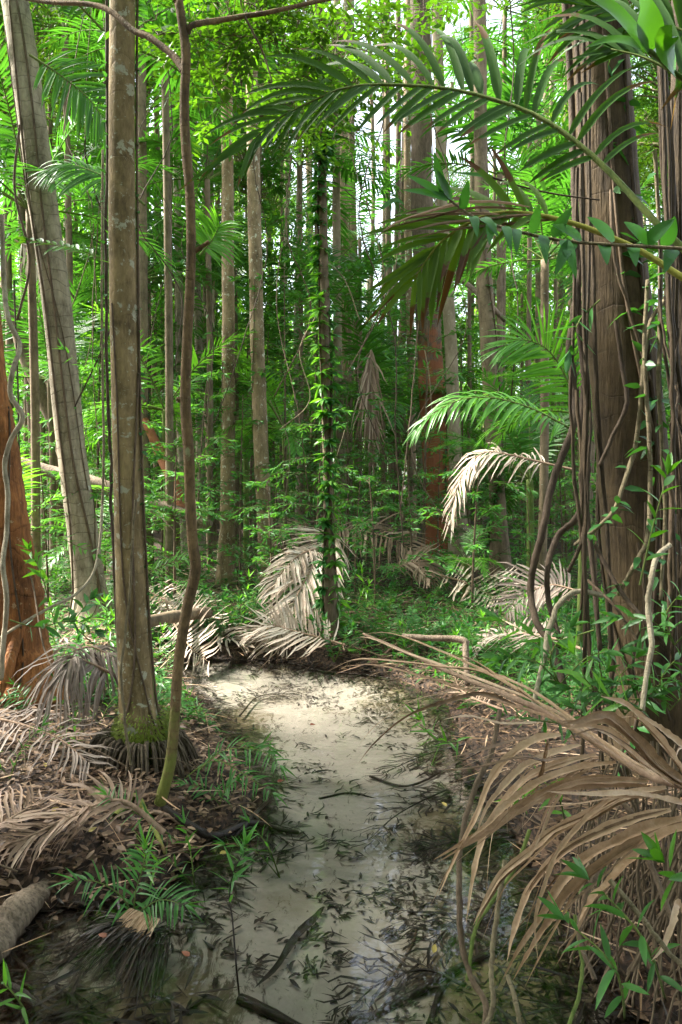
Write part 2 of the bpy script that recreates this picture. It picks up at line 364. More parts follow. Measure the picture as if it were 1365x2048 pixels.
def dup(root, loc, rz=0.0, sc=1.0, label=None, group=None, tilt=(0, 0)):
    r = root.copy(); col.objects.link(r); r.location = tuple(float(q) for q in loc); r.rotation_euler = (tilt[0], tilt[1], rz); r.scale = (sc, sc, sc) if np.isscalar(sc) else sc
    if label: r['label'] = label
    if group: r['group'] = group
    for ch in list(root.children):
        c = ch.copy(); col.objects.link(c); c.parent = r
        for g in ch.children:
            d = g.copy(); col.objects.link(d); d.parent = c
    return r
def ribbon(mb, pts, w, nr=(0, -1, .3), segs=14, fold=.5, prof='strap', twist=0.0, var=None, crinkle=0.0):
    c = spline(pts, segs+1); tg = nrm(np.gradient(c, axis=0)); t = np.linspace(0, 1, segs+1)
    side = nrm(np.cross(tg, np.asarray(nr, float))); up = np.cross(side, tg)
    an = twist*t + (np.cumsum(rng.normal(0, crinkle, segs+1)) if crinkle else 0)
    s2 = side*np.cos(an)[:, None]+up*np.sin(an)[:, None]; u2 = np.cross(s2, tg)
    ww = (w*.5*PROF[prof](t)*(1+(rng.normal(0, .12, segs+1) if crinkle else 0)))[:, None]
    v = np.stack([c-s2*ww+u2*ww*fold, c, c+s2*ww+u2*ww*fold], 1).reshape(-1, 3)
    i = np.arange(segs)[:, None]*3+np.arange(2)[None]
    mb.add(v, np.stack([i, i+1, i+4, i+3], -1), rng.random() if var is None else var, np.repeat(t, 3))
def pp(l): return np.array([P(*q) for q in l])

# ------------------------------------------------------------------ ground, water
def axis(a, b, lo, hi, fine, coarse_n):
    m = np.arange(lo, hi, fine)
    l = lo-(lo-a)*(np.linspace(1, 0, coarse_n, endpoint=False)**2.2)
    r = hi+(b-hi)*(np.linspace(0, 1, coarse_n+1)[1:]**2.2)
    return np.concatenate([l, m, [hi], r])
gxs = axis(-220, 220, -4.2, 4.2, .04, 60); gys = axis(-30, 420, .6, 13, .045, 70)
X, Y = np.meshgrid(gxs, gys); Z = np.empty_like(X)
for r_ in range(0, len(gys), 40): Z[r_:r_+40] = gz(X[r_:r_+40], Y[r_:r_+40])
g = MB(); nx = len(gxs); i = np.arange(len(gys)-1)[:, None]*nx+np.arange(nx-1)[None]
D_ = np.empty_like(X)
for r_ in range(0, len(gys), 40): D_[r_:r_+40] = sdf(X[r_:r_+40], Y[r_:r_+40])
def blob(px, py, rx, ry):
    r = ray(px, py); s_ = -CZ/r[2]; return np.exp(-(((X-r[0]*s_)/rx)**2+((Y-r[1]*s_)/ry)**2))
DIRT = np.exp(D_/.12)*.7 + .9*blob(950, 1640, .32, .42) + .9*blob(1000, 1900, .30, .32) + .8*blob(180, 1960, .55, .22) + .3*blob(430, 1850, .12, .3) + .7*blob(470, 1440, .3, .6) + .5*blob(800, 1390, .5, .5) + .4*blob(960, 2030, .2, .12) + .35*blob(860, 1760, .2, .2)
DIRT = np.where(D_ < 0, DIRT, 1.0)
g.add(np.stack([X, Y, Z], -1), np.stack([i, i+1, i+nx+1, i+nx], -1), .5, DIRT.ravel())
m, nt, N, Lk = newmat('forest_floor')
co = objco(N, Lk); sx = N.new('ShaderNodeSeparateXYZ'); Lk.new(co, sx.inputs[0])
na = noise(N, Lk, 14, 6, .72, co, .5); nb = noise(N, Lk, 55, 4, .7, co); nc = noise(N, Lk, 3.2, 4, .65, co, .8)
vo = N.new('ShaderNodeTexVoronoi'); vo.inputs['Scale'].default_value = 30; vo.inputs['Randomness'].default_value = 1.0; Lk.new(objco(N, Lk, (2.6, .9, 1.5)), vo.inputs['Vector'])
vs = N.new('ShaderNodeSeparateColor'); Lk.new(vo.outputs['Color'], vs.inputs[0])
lit = ramp(N, Lk, mth(N, Lk, 'ADD', mth(N, Lk, 'MULTIPLY', na, .6), mth(N, Lk, 'MULTIPLY', vs.outputs[0], .4)), [(.28, (.008, .005, .003)), (.48, (.028, .016, .009)), (.66, (.075, .042, .023)), (.85, (.20, .13, .08))])
sand = ramp(N, Lk, mth(N, Lk, 'ADD', mth(N, Lk, 'MULTIPLY', nb, .35), mth(N, Lk, 'MULTIPLY', nc, .65)), [(.25, (.24, .215, .175)), (.6, (.38, .345, .29)), (.9, (.45, .415, .355))])
cd = objco(N, Lk, (2.2, 1.0, 1)); nd = noise(N, Lk, 5.5, 6, .75, cd, 1.6)
dirt = attr(N, 'tt'); deb = ramp(N, Lk, mth(N, Lk, 'ADD', nd, mth(N, Lk, 'MULTIPLY', dirt, .28)), [(.58, 0.0), (.66, 1.0)])
sand = mixc(N, Lk, mth(N, Lk, 'MULTIPLY', deb, .9), sand, (.030, .020, .010))
nf = noise(N, Lk, 2.0, 3, .6, co); 
sand = mixc(N, Lk, ramp(N, Lk, mth(N, Lk, 'ADD', nf, mth(N, Lk, 'MULTIPLY', dirt, .35)), [(.55, 0.0), (.85, .8)]), sand, (.15, .12, .06))
edge = mth(N, Lk, 'ADD', sx.outputs[2], mth(N, Lk, 'MULTIPLY', mth(N, Lk, 'SUBTRACT', nc, .5), .16))
f = ramp(N, Lk, mth(N, Lk, 'ADD', mth(N, Lk, 'MULTIPLY', edge, 4.0), .5), [(.22, 0.0), (.36, 1.0)])
wetm = ramp(N, Lk, mth(N, Lk, 'ADD', mth(N, Lk, 'MULTIPLY', edge, 4.0), .5), [(.34, (.30, .27, .24)), (.56, (1, 1, 1))])
lit = mixc(N, Lk, 1.0, lit, wetm, 'MULTIPLY')
c = mixc(N, Lk, f, sand, lit)
p = N.new('ShaderNodeBsdfPrincipled'); Lk.new(c, p.inputs['Base Color']); p.inputs['Roughness'].default_value = .8; p.inputs['Specular IOR Level'].default_value = .3
wv = N.new('ShaderNodeTexWave'); wv.inputs['Scale'].default_value = 4.5; wv.inputs['Distortion'].default_value = 9; wv.inputs['Detail'].default_value = 2; wv.inputs['Detail Scale'].default_value = 1.2; wv.bands_direction = 'Y'; Lk.new(co, wv.inputs['Vector'])
hh = mixc(N, Lk, f, mth(N, Lk, 'MULTIPLY', wv.outputs['Fac'], .12), mth(N, Lk, 'ADD', na, vs.outputs[0]))
b = N.new('ShaderNodeBump'); b.inputs['Strength'].default_value = .6; b.inputs['Distance'].default_value = .02; Lk.new(hh, b.inputs['Height']); Lk.new(b.outputs[0], p.inputs['Normal'])
o = N.new('ShaderNodeOutputMaterial'); Lk.new(p.outputs[0], o.inputs[0])
tag(put('ground', g, m), kind='structure')
# water
wb = MB(); xs = np.linspace(-4.5, 4.5, 40); ys = np.linspace(.3, 9.5, 40); Xw, Yw = np.meshgrid(xs, ys)
i = np.arange(39)[:, None]*40+np.arange(39)[None]
wb.add(np.stack([Xw, Yw, 0*Xw], -1), np.stack([i, i+1, i+41, i+40], -1), 0, 0)
m, nt, N, Lk = newmat('clear_water')
co = objco(N, Lk, (1, 1, 1)); nw = noise(N, Lk, 7, 3, .5, co, .3); nw2 = noise(N, Lk, 1.6, 2, .5, co)
b = N.new('ShaderNodeBump'); b.inputs['Strength'].default_value = .22; b.inputs['Distance'].default_value = .02; Lk.new(mth(N, Lk, 'ADD', mth(N, Lk, 'MULTIPLY', nw, .5), nw2), b.inputs['Height'])
fr = N.new('ShaderNodeFresnel'); fr.inputs['IOR'].default_value = 1.45; Lk.new(b.outputs[0], fr.inputs['Normal'])
tr = N.new('ShaderNodeBsdfTransparent'); tr.inputs[0].default_value = (.96, .955, .935, 1)
gl = N.new('ShaderNodeBsdfGlossy'); gl.inputs['Roughness'].default_value = .03; Lk.new(b.outputs[0], gl.inputs['Normal'])
mx = N.new('ShaderNodeMixShader'); Lk.new(fr.outputs[0], mx.inputs[0]); Lk.new(tr.outputs[0], mx.inputs[1]); Lk.new(gl.outputs[0], mx.inputs[2])
o = N.new('ShaderNodeOutputMaterial'); Lk.new(mx.outputs[0], o.inputs[0])
tag(put('stream_water', wb, m), kind='structure')

# ------------------------------------------------------------------ crowns used as prototypes
def branch_dir(el, az): return np.array([math.cos(el)*math.cos(az), math.cos(el)*math.sin(az), math.sin(el)])
def crown_leaves(mb, tb, R, Hh, K, n, L, Wd, segs=2, cols=2, base=(0, 0, 0), shell=.55, prof='leaf'):
    """clumps of leaves on limbs spread through a crown volume"""
    base = np.asarray(base, float)
    for k in range(K):
        az = rng.uniform(0, 6.283); rr = (shell+(1-shell)*rng.random())*R; zz = rng.uniform(-.5, .5)
        c = base + np.array([math.cos(az)*rr*math.sqrt(max(.05, 1-(2*zz)**2*.8)), math.sin(az)*rr*math.sqrt(max(.05, 1-(2*zz)**2*.8)), (zz+.5)*Hh])
        if tb is not None: tube(tb, [base+[0, 0, Hh*.2*(zz+.5)], base+(c-base)*.5+[0, 0, .06*R], c], [.03+.008*R, .012], sides=5, n=6)
        ax = nrm(c-base+[0, 0, .2*R])
        cr = R*rng.uniform(.14, .3)
        q = rng.normal(0, 1, (n, 3)); q = q/np.linalg.norm(q, axis=1, keepdims=True)*(rng.random((n, 1))**.5)*cr*np.array([1, 1, .55])
        d = nrm(q+.3*ax+rng.normal(0, .3, (n, 3))*cr); up = nrm(rng.normal(0, .45, (n, 3))+[0, 0, 1])
        blades(mb, c+q, d, up, L*rng.uniform(.6, 1.2, n), Wd*rng.uniform(.7, 1.2, n), rng.uniform(.1, .8, n), segs=segs, prof=prof, cols=cols, var=np.clip(rng.uniform(.0, .6)+rng.uniform(0, .4, n), 0, 1))
def palm_head(nf, Lf, leafL, Wd, n, segs=3, droop=.5, el=(20, 75), seed=0, r0=.014, arch=.9):
    out = []
    for k in range(nf):
        az = k*2.4+rng.uniform(-.3, .3); e = R_(rng.uniform(*el)); d = branch_dir(e, az); L = Lf*rng.uniform(.85, 1.1)
        pts = [np.zeros(3)]; cur = d.copy()
        for s in range(6):
            cur = nrm(cur + np.array([0, 0, -1])*arch*(s+1)/16*(1.1-.4*math.sin(e))); pts.append(pts[-1]+cur*L/6)
        lf, rc = MB(), MB(); horiz = np.cross(d, [0, 0, 1]); 
        frond(lf, rc, pts, nrm(np.cross(horiz, d)), n=n, L=leafL, Wd=Wd, s0=.18, droop=droop, segs=segs, r0=r0, lift=.2, fold=.35)
        out.append((lf, rc))
    return out
def merged(lst):
    a = MB()
    for m_ in lst: a.merge(m_)
    return a
# (shared meshes)
def palm_proto(mat, **kw):
    fr_ = palm_head(**kw)
    out = []
    for a, b in fr_:
        nf_ = sum(len(f) for f in a.f); a.merge(b); me = a.mesh('frond', M[mat]); me.materials.append(M['stem'])
        ix = np.zeros(len(me.polygons), np.int32); ix[nf_:] = 1; me.polygons.foreach_set('material_index', ix); out.append((me, None))
    return out
PALM_MID = palm_proto('palm', nf=11, Lf=2.1, leafL=.52, Wd=.042, n=36, segs=4, el=(5, 78), droop=.45)
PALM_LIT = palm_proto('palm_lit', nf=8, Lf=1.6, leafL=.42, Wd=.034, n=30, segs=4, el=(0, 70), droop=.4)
PALM_FAR = palm_proto('palm', nf=10, Lf=2.6, leafL=.62, Wd=.065, n=26, segs=3, el=(-10, 75), droop=.5)
_far = palm_head(nf=13, Lf=2.6, leafL=.6, Wd=.07, n=20, segs=2, el=(-15, 75), droop=.6)
PALM_TOP = (merged([a for a, b in _far]).mesh('palm_crown', M['palm']), )
def canopy_proto(R, Hh, K, n, L, Wd, mat='canopy', shell=.45):
    a, b = MB(), MB(); crown_leaves(a, b, R, Hh, K, n, L, Wd, shell=shell); return a.mesh('crown_foliage', M[mat]), b.mesh('crown_limbs', M['bark_grey'])
CAN = [canopy_proto(3.2, 4.2, 90, 95, .19, .07), canopy_proto(2.6, 5.2, 80, 100, .16, .06, 'broad', .3), canopy_proto(3.8, 3.4, 105, 80, .24, .085)]
def remat(me, mt):
    c_ = me.copy(); c_.materials.clear(); c_.materials.append(M[mt]); return c_
CANF = [(remat(a_, 'canopy_far_lit'), b_) for a_, b_ in CAN]
CANN = canopy_proto(2.0, 2.4, 80, 150, .085, .038, 'broad', .25)
def sapling_proto(Hh, nb, mat, L=.12, Wd=.022, bl=.55, n=14, z0=.15):
    a, b = MB(), MB(); lean = rng.normal(0, .05, 2)
    stem = np.array([[lean[0]*Hh*t*t, lean[1]*Hh*t*t, Hh*t] for t in np.linspace(0, 1, 6)])
    tube(b, stem, [.012+.003*Hh, .005], sides=6, n=16)
    sp = spline(stem, 40)
    for k in range(nb):
        t = z0+(1-z0)*(k+.5)/nb; c = sp[int(t*39)]; az = k*2.4+rng.uniform(-.4, .4); e = R_(rng.uniform(0, 45)); d = branch_dir(e, az); B = bl*rng.uniform(.6, 1.3)*(1.15-.5*t)
        main = [c, c+d*B*.55, c+d*B+[0, 0, -.15*B]]
        spray(a, b, main, n, L, Wd, segs=3, droop=.35, cols=2 if Hh > 4 else 3)
        for q in (.35, .65):
            c2 = c+d*B*q; az2 = az+random.choice((-1, 1))*rng.uniform(.5, 1.0); d2 = branch_dir(e-.2, az2)
            spray(a, b, [c2, c2+d2*B*.35, c2+d2*B*.6+[0, 0, -.12*B]], max(6, int(n*.7)), L*.9, Wd, segs=3, droop=.35, cols=2 if Hh > 4 else 3)
    return a.mesh('foliage', M[mat]), b.mesh('stem', M['vine'])
SAP = [sapling_proto(1.6, 12, 'under', bl=.5), sapling_proto(2.6, 18, 'under', bl=.6), sapling_proto(4.5, 26, 'under', L=.15, Wd=.034, bl=.9, n=16),
       sapling_proto(6.5, 36, 'under', L=.17, Wd=.045, bl=1.15, n=18), sapling_proto(3.4, 22, 'under2', L=.14, Wd=.03, bl=.75), sapling_proto(8.0, 40, 'broad', L=.19, Wd=.06, bl=1.4, n=18)]

def inst(name, me, parent=None):
    o = bpy.data.objects.new(name, me); col.objects.link(o)
    if parent is not None: o.parent = parent
    return o
def make_sapling(i, loc, sc, rz, label, group):
    r = empty('leafy_sapling', loc, rz, label, 'sapling', group); r.scale = (sc,)*3
    inst('foliage', SAP[i][0], r); inst('stem', SAP[i][1], r); return r

# ------------------------------------------------------------------ trees traced from the photograph
TREES = {}
def tree(key, pts, label, mat, name='forest_tree', cat='tree', d=None, top=9.0, crown='palm', flare=1.35, sides=20, rough=.05, dz=0.0, group=None, lean=None, hidden=.25, mound=0.0):
    """pts: (px, py, width px) from top to base; base decides the distance"""
    bx, by, bw = pts[-1]
    if d is None: gp = gpt(bx, by); d = gp[1]
    base = P(bx, by, d); bz = float(gz(np.array([base[0]]), np.array([base[1]]))[0])
    q = [P(a, b, d) for a, b, w in pts][::-1]; r = [w*.5/F*d for a, b, w in pts][::-1]
    q = [np.array([q[0][0], q[0][1], min(bz, q[0][2])-hidden])] + q; r = [r[0]*flare*1.1, r[0]*flare] + r[1:]
    dirn = q[-1]-q[-2]; dirn = dirn/max(abs(dirn[2]), .01); dirn[:2] *= .4
    while top and q[-1][2] < top: q.append(q[-1]+dirn*1.5); r.append(r[-1]*.965)
    q = np.array(q); org = (base[0], base[1], bz)
    root = empty(name, org, 0, label, cat, group)
    c = spline(q, max(30, int((q[-1][2]-q[0][2])/.07)))
    t = MB(); rr = np.interp(np.linspace(0, 1, len(c)), np.linspace(0, 1, len(r)), r)
    tube(t, c, rr, sides=sides, rough=rough, smooth_in=False)
    put('trunk', off(t, org), mat, root)
    if crown is not None and d > 16 and rng.random() < .6: crown = None
    if crown is not None and crown != 'palm' and 640 < pts[0][0] < 1010 and d < 40: crown = 'palm'
    if crown:
        tp = q[-1]-np.array(org)
        if crown == 'palm': o = inst('crown', PALM_TOP[0], root); o.location = tuple(tp)
        else:
            o = inst('crown', CAN[crown][0], root); o.location = tuple(tp-[0, 0, 1.5]); o.scale = (.55,)*3; k = inst('limb', CAN[crown][1], o)
        o.rotation_euler = (0, 0, rng.uniform(0, 6))
    TREES[key] = dict(root=root, c=c, r=rr, d=d, org=np.array(org))
    return root
tree('T1', [(8,-60,50),(30,0,52),(60,200,54),(85,400,56),(115,620,56),(143,900,56),(165,1060,60),(180,1180,66),(190,1250,78)], 'leaning pale palm trunk with ring scars, near the left edge', 'bark_ring', 'leaning_palm', 'palm', rough=.03)
tree('T2', [(246,-60,49),(246,0,49),(244,250,50),(246,500,53),(252,800,57),(260,1050,60),(266,1250,64),(274,1400,70),(282,1500,84)], 'thick straight grey-brown palm trunk standing on a mossy root mound', 'bark_main', 'straight_palm', 'palm', d=4.3, sides=28, rough=.02, flare=1.2)
tree('T4', [(-60,200,50),(-40,500,52),(-18,760,60),(0,900,74),(16,1050,92),(28,1200,116),(36,1330,140),(40,1385,160)], 'orange-barked tree with flaking bark at the left edge of the stream bank', 'bark_orange', crown=0, rough=.11, sides=28, top=11)
tree('T5', [(450,-40,19),(451,0,20),(455,300,23),(457,600,25),(457,850,27),(455,1050,30),(452,1165,33)], 'slim lichen-spotted trunk with a white patch near its foot, left of centre', 'bark_lichen', top=14, crown=0)
tree('T6', [(499,-40,22),(500,0,22),(506,250,25),(511,500,27),(516,720,28),(524,920,30),(532,1080,32),(538,1180,36)], 'slim trunk with mossy green base behind the tallest pale dead frond', 'bark_lichen', top=13, crown='palm')
tree('T7', [(642,250,15),(645,330,16),(648,520,17),(651,700,19),(655,900,19),(659,1100,20),(663,1275,24)], 'dark thin trunk wrapped in climbing vines, standing at the far end of the stream', 'bark_dark', top=10, crown=1)
tree('T8', [(350,100,15),(354,300,15),(359,600,16),(364,900,17),(372,1110,20)], 'pale ringed trunk showing just behind the reddish crooked sapling', 'bark_ring', top=14)
tree('T9', [(284,-20,15),(284,250,18),(285,480,20),(288,700,17),(290,900,17),(296,1150,20)], 'slender trunk with a small-leaved climber, right of the thick straight palm', 'bark_grey', top=11)
tree('T10', [(1180,-60,104),(1192,0,106),(1210,250,112),(1232,550,124),(1255,800,134),(1278,1050,146),(1300,1280,160),(1315,1450,185),(1320,1560,220)], 'massive dark brown trunk draped with vines on the right', 'bark_big', d=4.1, sides=36, rough=.03, crown=2, top=12, flare=1.15)
tree('T11', [(1362,-40,36),(1362,200,38),(1362,500,40),(1368,800,44),(1376,1100,50),(1384,1400,60)], 'ropey brown trunk cut off by the right edge of the picture', 'rope', d=5.2, sides=24, rough=.06, crown=1, top=12)
tree('T12', [(845,380,42),(850,520,46),(858,680,50),(868,850,52),(878,1000,56),(884,1090,64)], 'stout red-brown trunk in the distance, right of centre', 'bark_redbig', d=15.5, top=15, crown=0, sides=24, rough=.06)
tree('T13', [(885,420,22),(895,560,24),(905,760,25),(912,950,27),(920,1098,34)], 'cream-barked trunk leaning close beside the stout red-brown one', 'bark_pale', d=14.5, top=14)
tree('T14', [(962,300,26),(968,520,32),(978,700,32),(988,900,31),(997,1030,32),(1002,1150,36)], 'grey-brown trunk with leafy vines on its lower half, behind the arching dead frond', 'bark_grey', d=11.0, top=13, crown=1)
# the crooked sapling, with two limbs, a stub and a leafy crown
def sapling3():
    d = 3.8
    pts = [(352,-60,20),(358,0,20),(372,100,22),(369,200,22),(372,290,23),(381,400,22),(383,500,22),(379,600,23),(374,700,24),(371,800,25),(378,900,26),(381,1000,25),(386,1090,26),(391,1140,27),(374,1220,26),(357,1330,25),(350,1440,25),(340,1530,27),(322,1600,30),(308,1660,34),(304,1700,40)]
    pts = [(a_, b_, c_*.84) for a_, b_, c_ in pts]
    r = tree('T3', pts, 'crooked thin reddish sapling with mossy foot leaning over the stream bank', 'bark_red', 'crooked_sapling', 'tree', d=d, top=4.6, crown=None, flare=1.1, sides=18, rough=.05, hidden=.15)
    org = TREES['T3']['org']
    for l, w in (([(368,140,d),(345,110,d+.05),(300,75,d+.1),(268,62,d+.15),(225,25,d+.2),(180,8,d+.3),(80,2,d+.5),(-40,-30,d+.8)], 15), ([(374,66,d),(385,50,d),(430,42,d+.1),(480,34,d+.15),(540,24,d+.2),(620,6,d+.3),(700,-10,d+.4)], 13),
                 ([(383,505,d),(398,498,d),(417,484,d-.05)], 12), ([(377,800,d),(362,800,d),(355,797,d)], 14), ([(490,33,d+.15),(512,75,d+.15),(530,115,d+.2),(545,165,d+.2)], 5)):
        b_ = MB(); tube(b_, pp(l), np.array([w, w*.6])/2/F*d, sides=10, rough=.1, n=26); b_.t = [q_+4 for q_ in b_.t]; put('branch', off(b_, org), 'bark_red' if w != 5 else 'bark_dark', r)
    a = MB(); twg = MB()
    for px, py, dd, rad, n in [(420,110,4.6,.30,260),(470,180,4.8,.34,320),(545,60,4.6,.35,300),(600,150,4.7,.38,380),(560,210,5.0,.28,240),(680,60,4.7,.38,380),(690,200,5.0,.30,200),(760,90,5.0,.35,260),(820,40,5.1,.3,160),(840,150,5.3,.28,200),(400,20,4.6,.30,240),(480,-20,4.5,.40,300),(330,60,4.8,.2,90),(900,40,5.6,.35,120),(650,120,5.3,.4,240),(520,140,5.4,.35,220)]:
        c = P(px, py, dd); 
        for _ in range(3):
            cc = c+rng.normal(0, rad*.4, 3)*[1, 1, .7]
            for _ in range(n//30):
                az = rng.uniform(0, 6.28); dd_ = branch_dir(rng.uniform(-.4, .4), az); s = cc+rng.normal(0, rad*.35, 3)
                tube(twg, [cc, (cc+s)/2+[0, 0, .01], s], .0022, sides=4, n=5); spray(a, twg, [s, s+dd_*.12, s+dd_*.22+[0, 0, -.03]], 9, .075, .03, segs=2, cols=2, droop=.4, tuft=2, r=.0016)
    cr_ = put('crown', off(a, org), 'broad', r); tag(put('twig', off(twg, org), 'bark_dark', cr_), kind='stuff')
sapling3()

# ------------------------------------------------------------------ background trunks
bgspec = [(135,14,-3,'bark_ring'),(85,12,4,'bark_dark'),(60,18,14,'bark_dark'),(18,15,2,'bark_grey'),(187,10,2,'bark_grey'),(206,8,0,'bark_grey'),(312,13,2,'bark_grey'),(398,17,4,'bark_ring'),(417,19,7,'bark_grey'),(434,12,2,'bark_dark'),
 (568,12,3,'bark_ring'),(597,14,2,'bark_ring'),(625,10,0,'bark_grey'),(680,18,4,'bark_pale'),(697,15,2,'bark_grey'),(712,14,6,'bark_grey'),(735,9,0,'bark_grey'),(768,10,2,'bark_grey'),(781,13,4,'bark_grey'),(797,12,0,'bark_dark'),(822,16,3,'bark_lichen'),(838,9,1,'bark_dark'),
 (946,13,2,'bark_grey'),(1055,12,3,'bark_dark'),(1076,16,2,'bark_grey'),(1090,9,0,'bark_grey'),(1112,13,4,'bark_pale'),(1143,14,6,'bark_grey'),(545,10,1,'bark_dark'),(480,9,1,'bark_grey')]
for k, (px, w, ln, mt) in enumerate(bgspec):
    r = rng.uniform(.085, .115); d = min(36, 2*r*F/w); base = P(px+ln, 1000, d); by = 1024-0; 
    z = float(gz(np.array([base[0]]), np.array([base[1]]))[0]); pyb = HOR+(CZ-z)*F/d
    near = min(((abs(px-TREES[q]['px']), q) for q in ()), default=None)
    L_ = [(px-ln*1.5, -20, w*.8), (px-ln*.7+rng.normal(0, 5), 350, w*.88), (px+rng.normal(0, 3), 700, w), (px+ln*.6, 900, w*1.05), (px+ln, pyb, w*1.25)]
    names = {135:'thin pale trunk seen between the leaning palm and the thick straight palm',85:'dark slim trunk behind the left side of the leaning palm',60:'dark trunk left of the leaning palm, above the fallen log',18:'greyish trunk behind the orange-barked tree',187:'wiry grey trunk far behind, just left of the thick straight palm',206:'hair-thin grey trunk touching the left side of the thick straight palm',
      312:'grey trunk far behind, between the small-leaved climber and the crooked sapling',398:'ring-marked trunk right of the crooked sapling',417:'grey trunk midway between the crooked sapling and the white-patched trunk',434:'dark thin trunk just left of the white-patched trunk',568:'first thin pale trunk right of the mossy-footed slim trunk',597:'second thin pale trunk right of the mossy-footed slim trunk',625:'very thin grey trunk just left of the vine-wrapped dark trunk',
      680:'cream trunk just right of the vine-wrapped dark trunk',697:'grey trunk touching the cream one, right of the vine-wrapped trunk',712:'grey trunk leaning left of the hanging dead leaf skirt',735:'thin grey trunk behind the hanging dead leaf skirt',768:'very thin trunk right of the hanging dead leaf skirt',781:'upright grey trunk two places right of the dead leaf skirt',797:'dark pole-like trunk left of the lichen-grey trunk by the red tree',822:'lichen-grey trunk standing clear left of the stout red-brown tree',838:'dark thin trunk tight against the left of the stout red-brown tree',
      946:'thin grey trunk between the cream leaning trunk and the vine-footed trunk',1055:'dark thin trunk behind the sunlit green frond',1076:'grey trunk behind the bright young palm on the right',1090:'very thin grey trunk beneath the bright young palm',1112:'pale trunk glimpsed left of the dangling dark vines',1143:'grey trunk glimpsed between the dangling vines and the massive trunk',545:'dark thin trunk against the right of the mossy-footed trunk',480:'thin grey trunk between the white-patched and mossy-footed trunks'}
    tree('B%d' % k, L_, names[px], mt, 'background_tree', 'tree', d=d, top=rng.uniform(13, 19), crown=random.choice(['palm', 0, 1, 2]), sides=10, flare=1.0, group='slender trunks in the forest behind the stream')
# farther trunks: shared meshes
def trunk_proto(hh, r, mt):
    t = MB(); p_ = [np.array([0, 0, -.3])]+[np.array([rng.normal(0, .16), rng.normal(0, .16), z]) for z in np.linspace(1.5, hh, 6)]
    tube(t, p_, [r*1.2, r, r*.75], sides=8, rough=.04, n=40); return t.mesh('trunk', M[mt])
TP = [trunk_proto(17, .12, 'bark_grey'), trunk_proto(20, .15, 'bark_lichen'), trunk_proto(15, .10, 'bark_ring'), trunk_proto(18, .13, 'bark_dark')]
TH = [17, 20, 15, 18]
for k in range(44):
    d = rng.uniform(20, 62); px = (k*0.618 % 1)*1600-120+rng.normal(0, 15); b0 = P(px, 1000, d); i = k % 4
    r = empty('distant_tree', on(b0[0], b0[1]), rng.uniform(0, 6), 'thin distant trunk lost among the leaves far behind the stream', 'tree', 'distant trunks at the back of the forest')
    inst('trunk', TP[i], r)
    if 640 < px < 1000 or rng.random() < .5: pass
    elif k % 3 != 2: o = inst('crown', CAN[k % 3][0], r); o.location = (0, 0, TH[i]-3.5); o.scale = (.65,)*3
    else: o = inst('crown', PALM_TOP[0], r); o.location = (0, 0, TH[i])
    s = rng.uniform(.8, 1.1); r.scale = (s, s, s*rng.uniform(.8, 1.1))
# bushy mid-height trees that close the view at the back
for k in range(95):
    d = rng.uniform(24, 62); px = (k*0.618 % 1)*1560-100
    if px < 330 and k < 65 and k % 3 == 0: continue
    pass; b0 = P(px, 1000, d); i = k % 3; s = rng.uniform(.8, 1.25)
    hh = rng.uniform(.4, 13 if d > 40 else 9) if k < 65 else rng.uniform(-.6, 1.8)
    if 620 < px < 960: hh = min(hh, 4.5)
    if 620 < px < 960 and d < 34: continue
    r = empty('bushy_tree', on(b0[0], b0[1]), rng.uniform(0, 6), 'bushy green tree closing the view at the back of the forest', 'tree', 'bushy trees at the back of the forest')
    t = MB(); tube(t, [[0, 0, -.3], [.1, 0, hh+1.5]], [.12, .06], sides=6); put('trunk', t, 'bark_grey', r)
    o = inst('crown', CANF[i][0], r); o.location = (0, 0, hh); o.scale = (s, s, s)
# ------------------------------------------------------------------ understory palms by head position
PAL = {'mid': PALM_MID, 'lit': PALM_LIT, 'far': PALM_FAR}
def palm(px, py, d, kind, sc, label, group='palms growing between the trunks', rz=None, nf=None, stem=None, gone=None):
    stem = stem or (.045 if d > 7 else .03)
    hd = P(px, py, d); b0 = on(hd[0], hd[1]); h = max(.05, hd[2]-b0[2])
    r = empty('feather_palm', b0, 0, label, 'palm', group)
    if h > .15:
        t = MB(); tube(t, [[0, 0, -.1], [.02, .01, h*.5], [0, 0, h]], [stem*1.2, stem], sides=9, rough=.03, n=24); put('trunk', t, 'bark_grey' if h > 2.5 else 'stem', r)
    for j, (a, b) in enumerate(PAL[kind][:nf]):
        o = inst('frond', a, r); o.location = (0, 0, h); o.rotation_euler = (0, 0, rng.uniform(0, 6) if rz is None else rz); o.scale = (sc,)*3
    return r
palm(232,90,8.0,'mid',1.0,'palm with big backlit fronds spreading behind the thick straight palm')
palm(130,60,12,'mid',1.1,'palm head at the top left behind the leaning palm')
palm(60,420,9,'mid',.9,'dark green palm at left behind the leaning palm, fronds low')
palm(275,560,13,'mid',1.0,'palm behind the thick straight palm at mid height')
palm(330,130,10,'mid',1.0,'palm spreading fan-like fronds between the straight palm and the crooked sapling')
palm(415,360,13,'mid',1.0,'palm with grey-green fronds right of the crooked sapling')
palm(470,540,17,'far',1.0,'palm glowing green behind the white-patched trunk')
palm(600,330,16,'far',1.0,'sunlit palm high between the mossy-footed and vine-wrapped trunks')
palm(720,480,20,'far',.8,'yellow-lit palm high right of the vine-wrapped trunk')
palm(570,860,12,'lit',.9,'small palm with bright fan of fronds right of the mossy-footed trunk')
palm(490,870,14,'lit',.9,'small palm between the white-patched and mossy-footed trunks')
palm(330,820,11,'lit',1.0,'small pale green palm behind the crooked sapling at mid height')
palm(1000,350,12,'mid',1.0,'palm with blue-green shining fronds left of the massive trunk, high up')
palm(1090,520,9,'mid',.7,'palm lit from behind near the massive trunk at mid height')
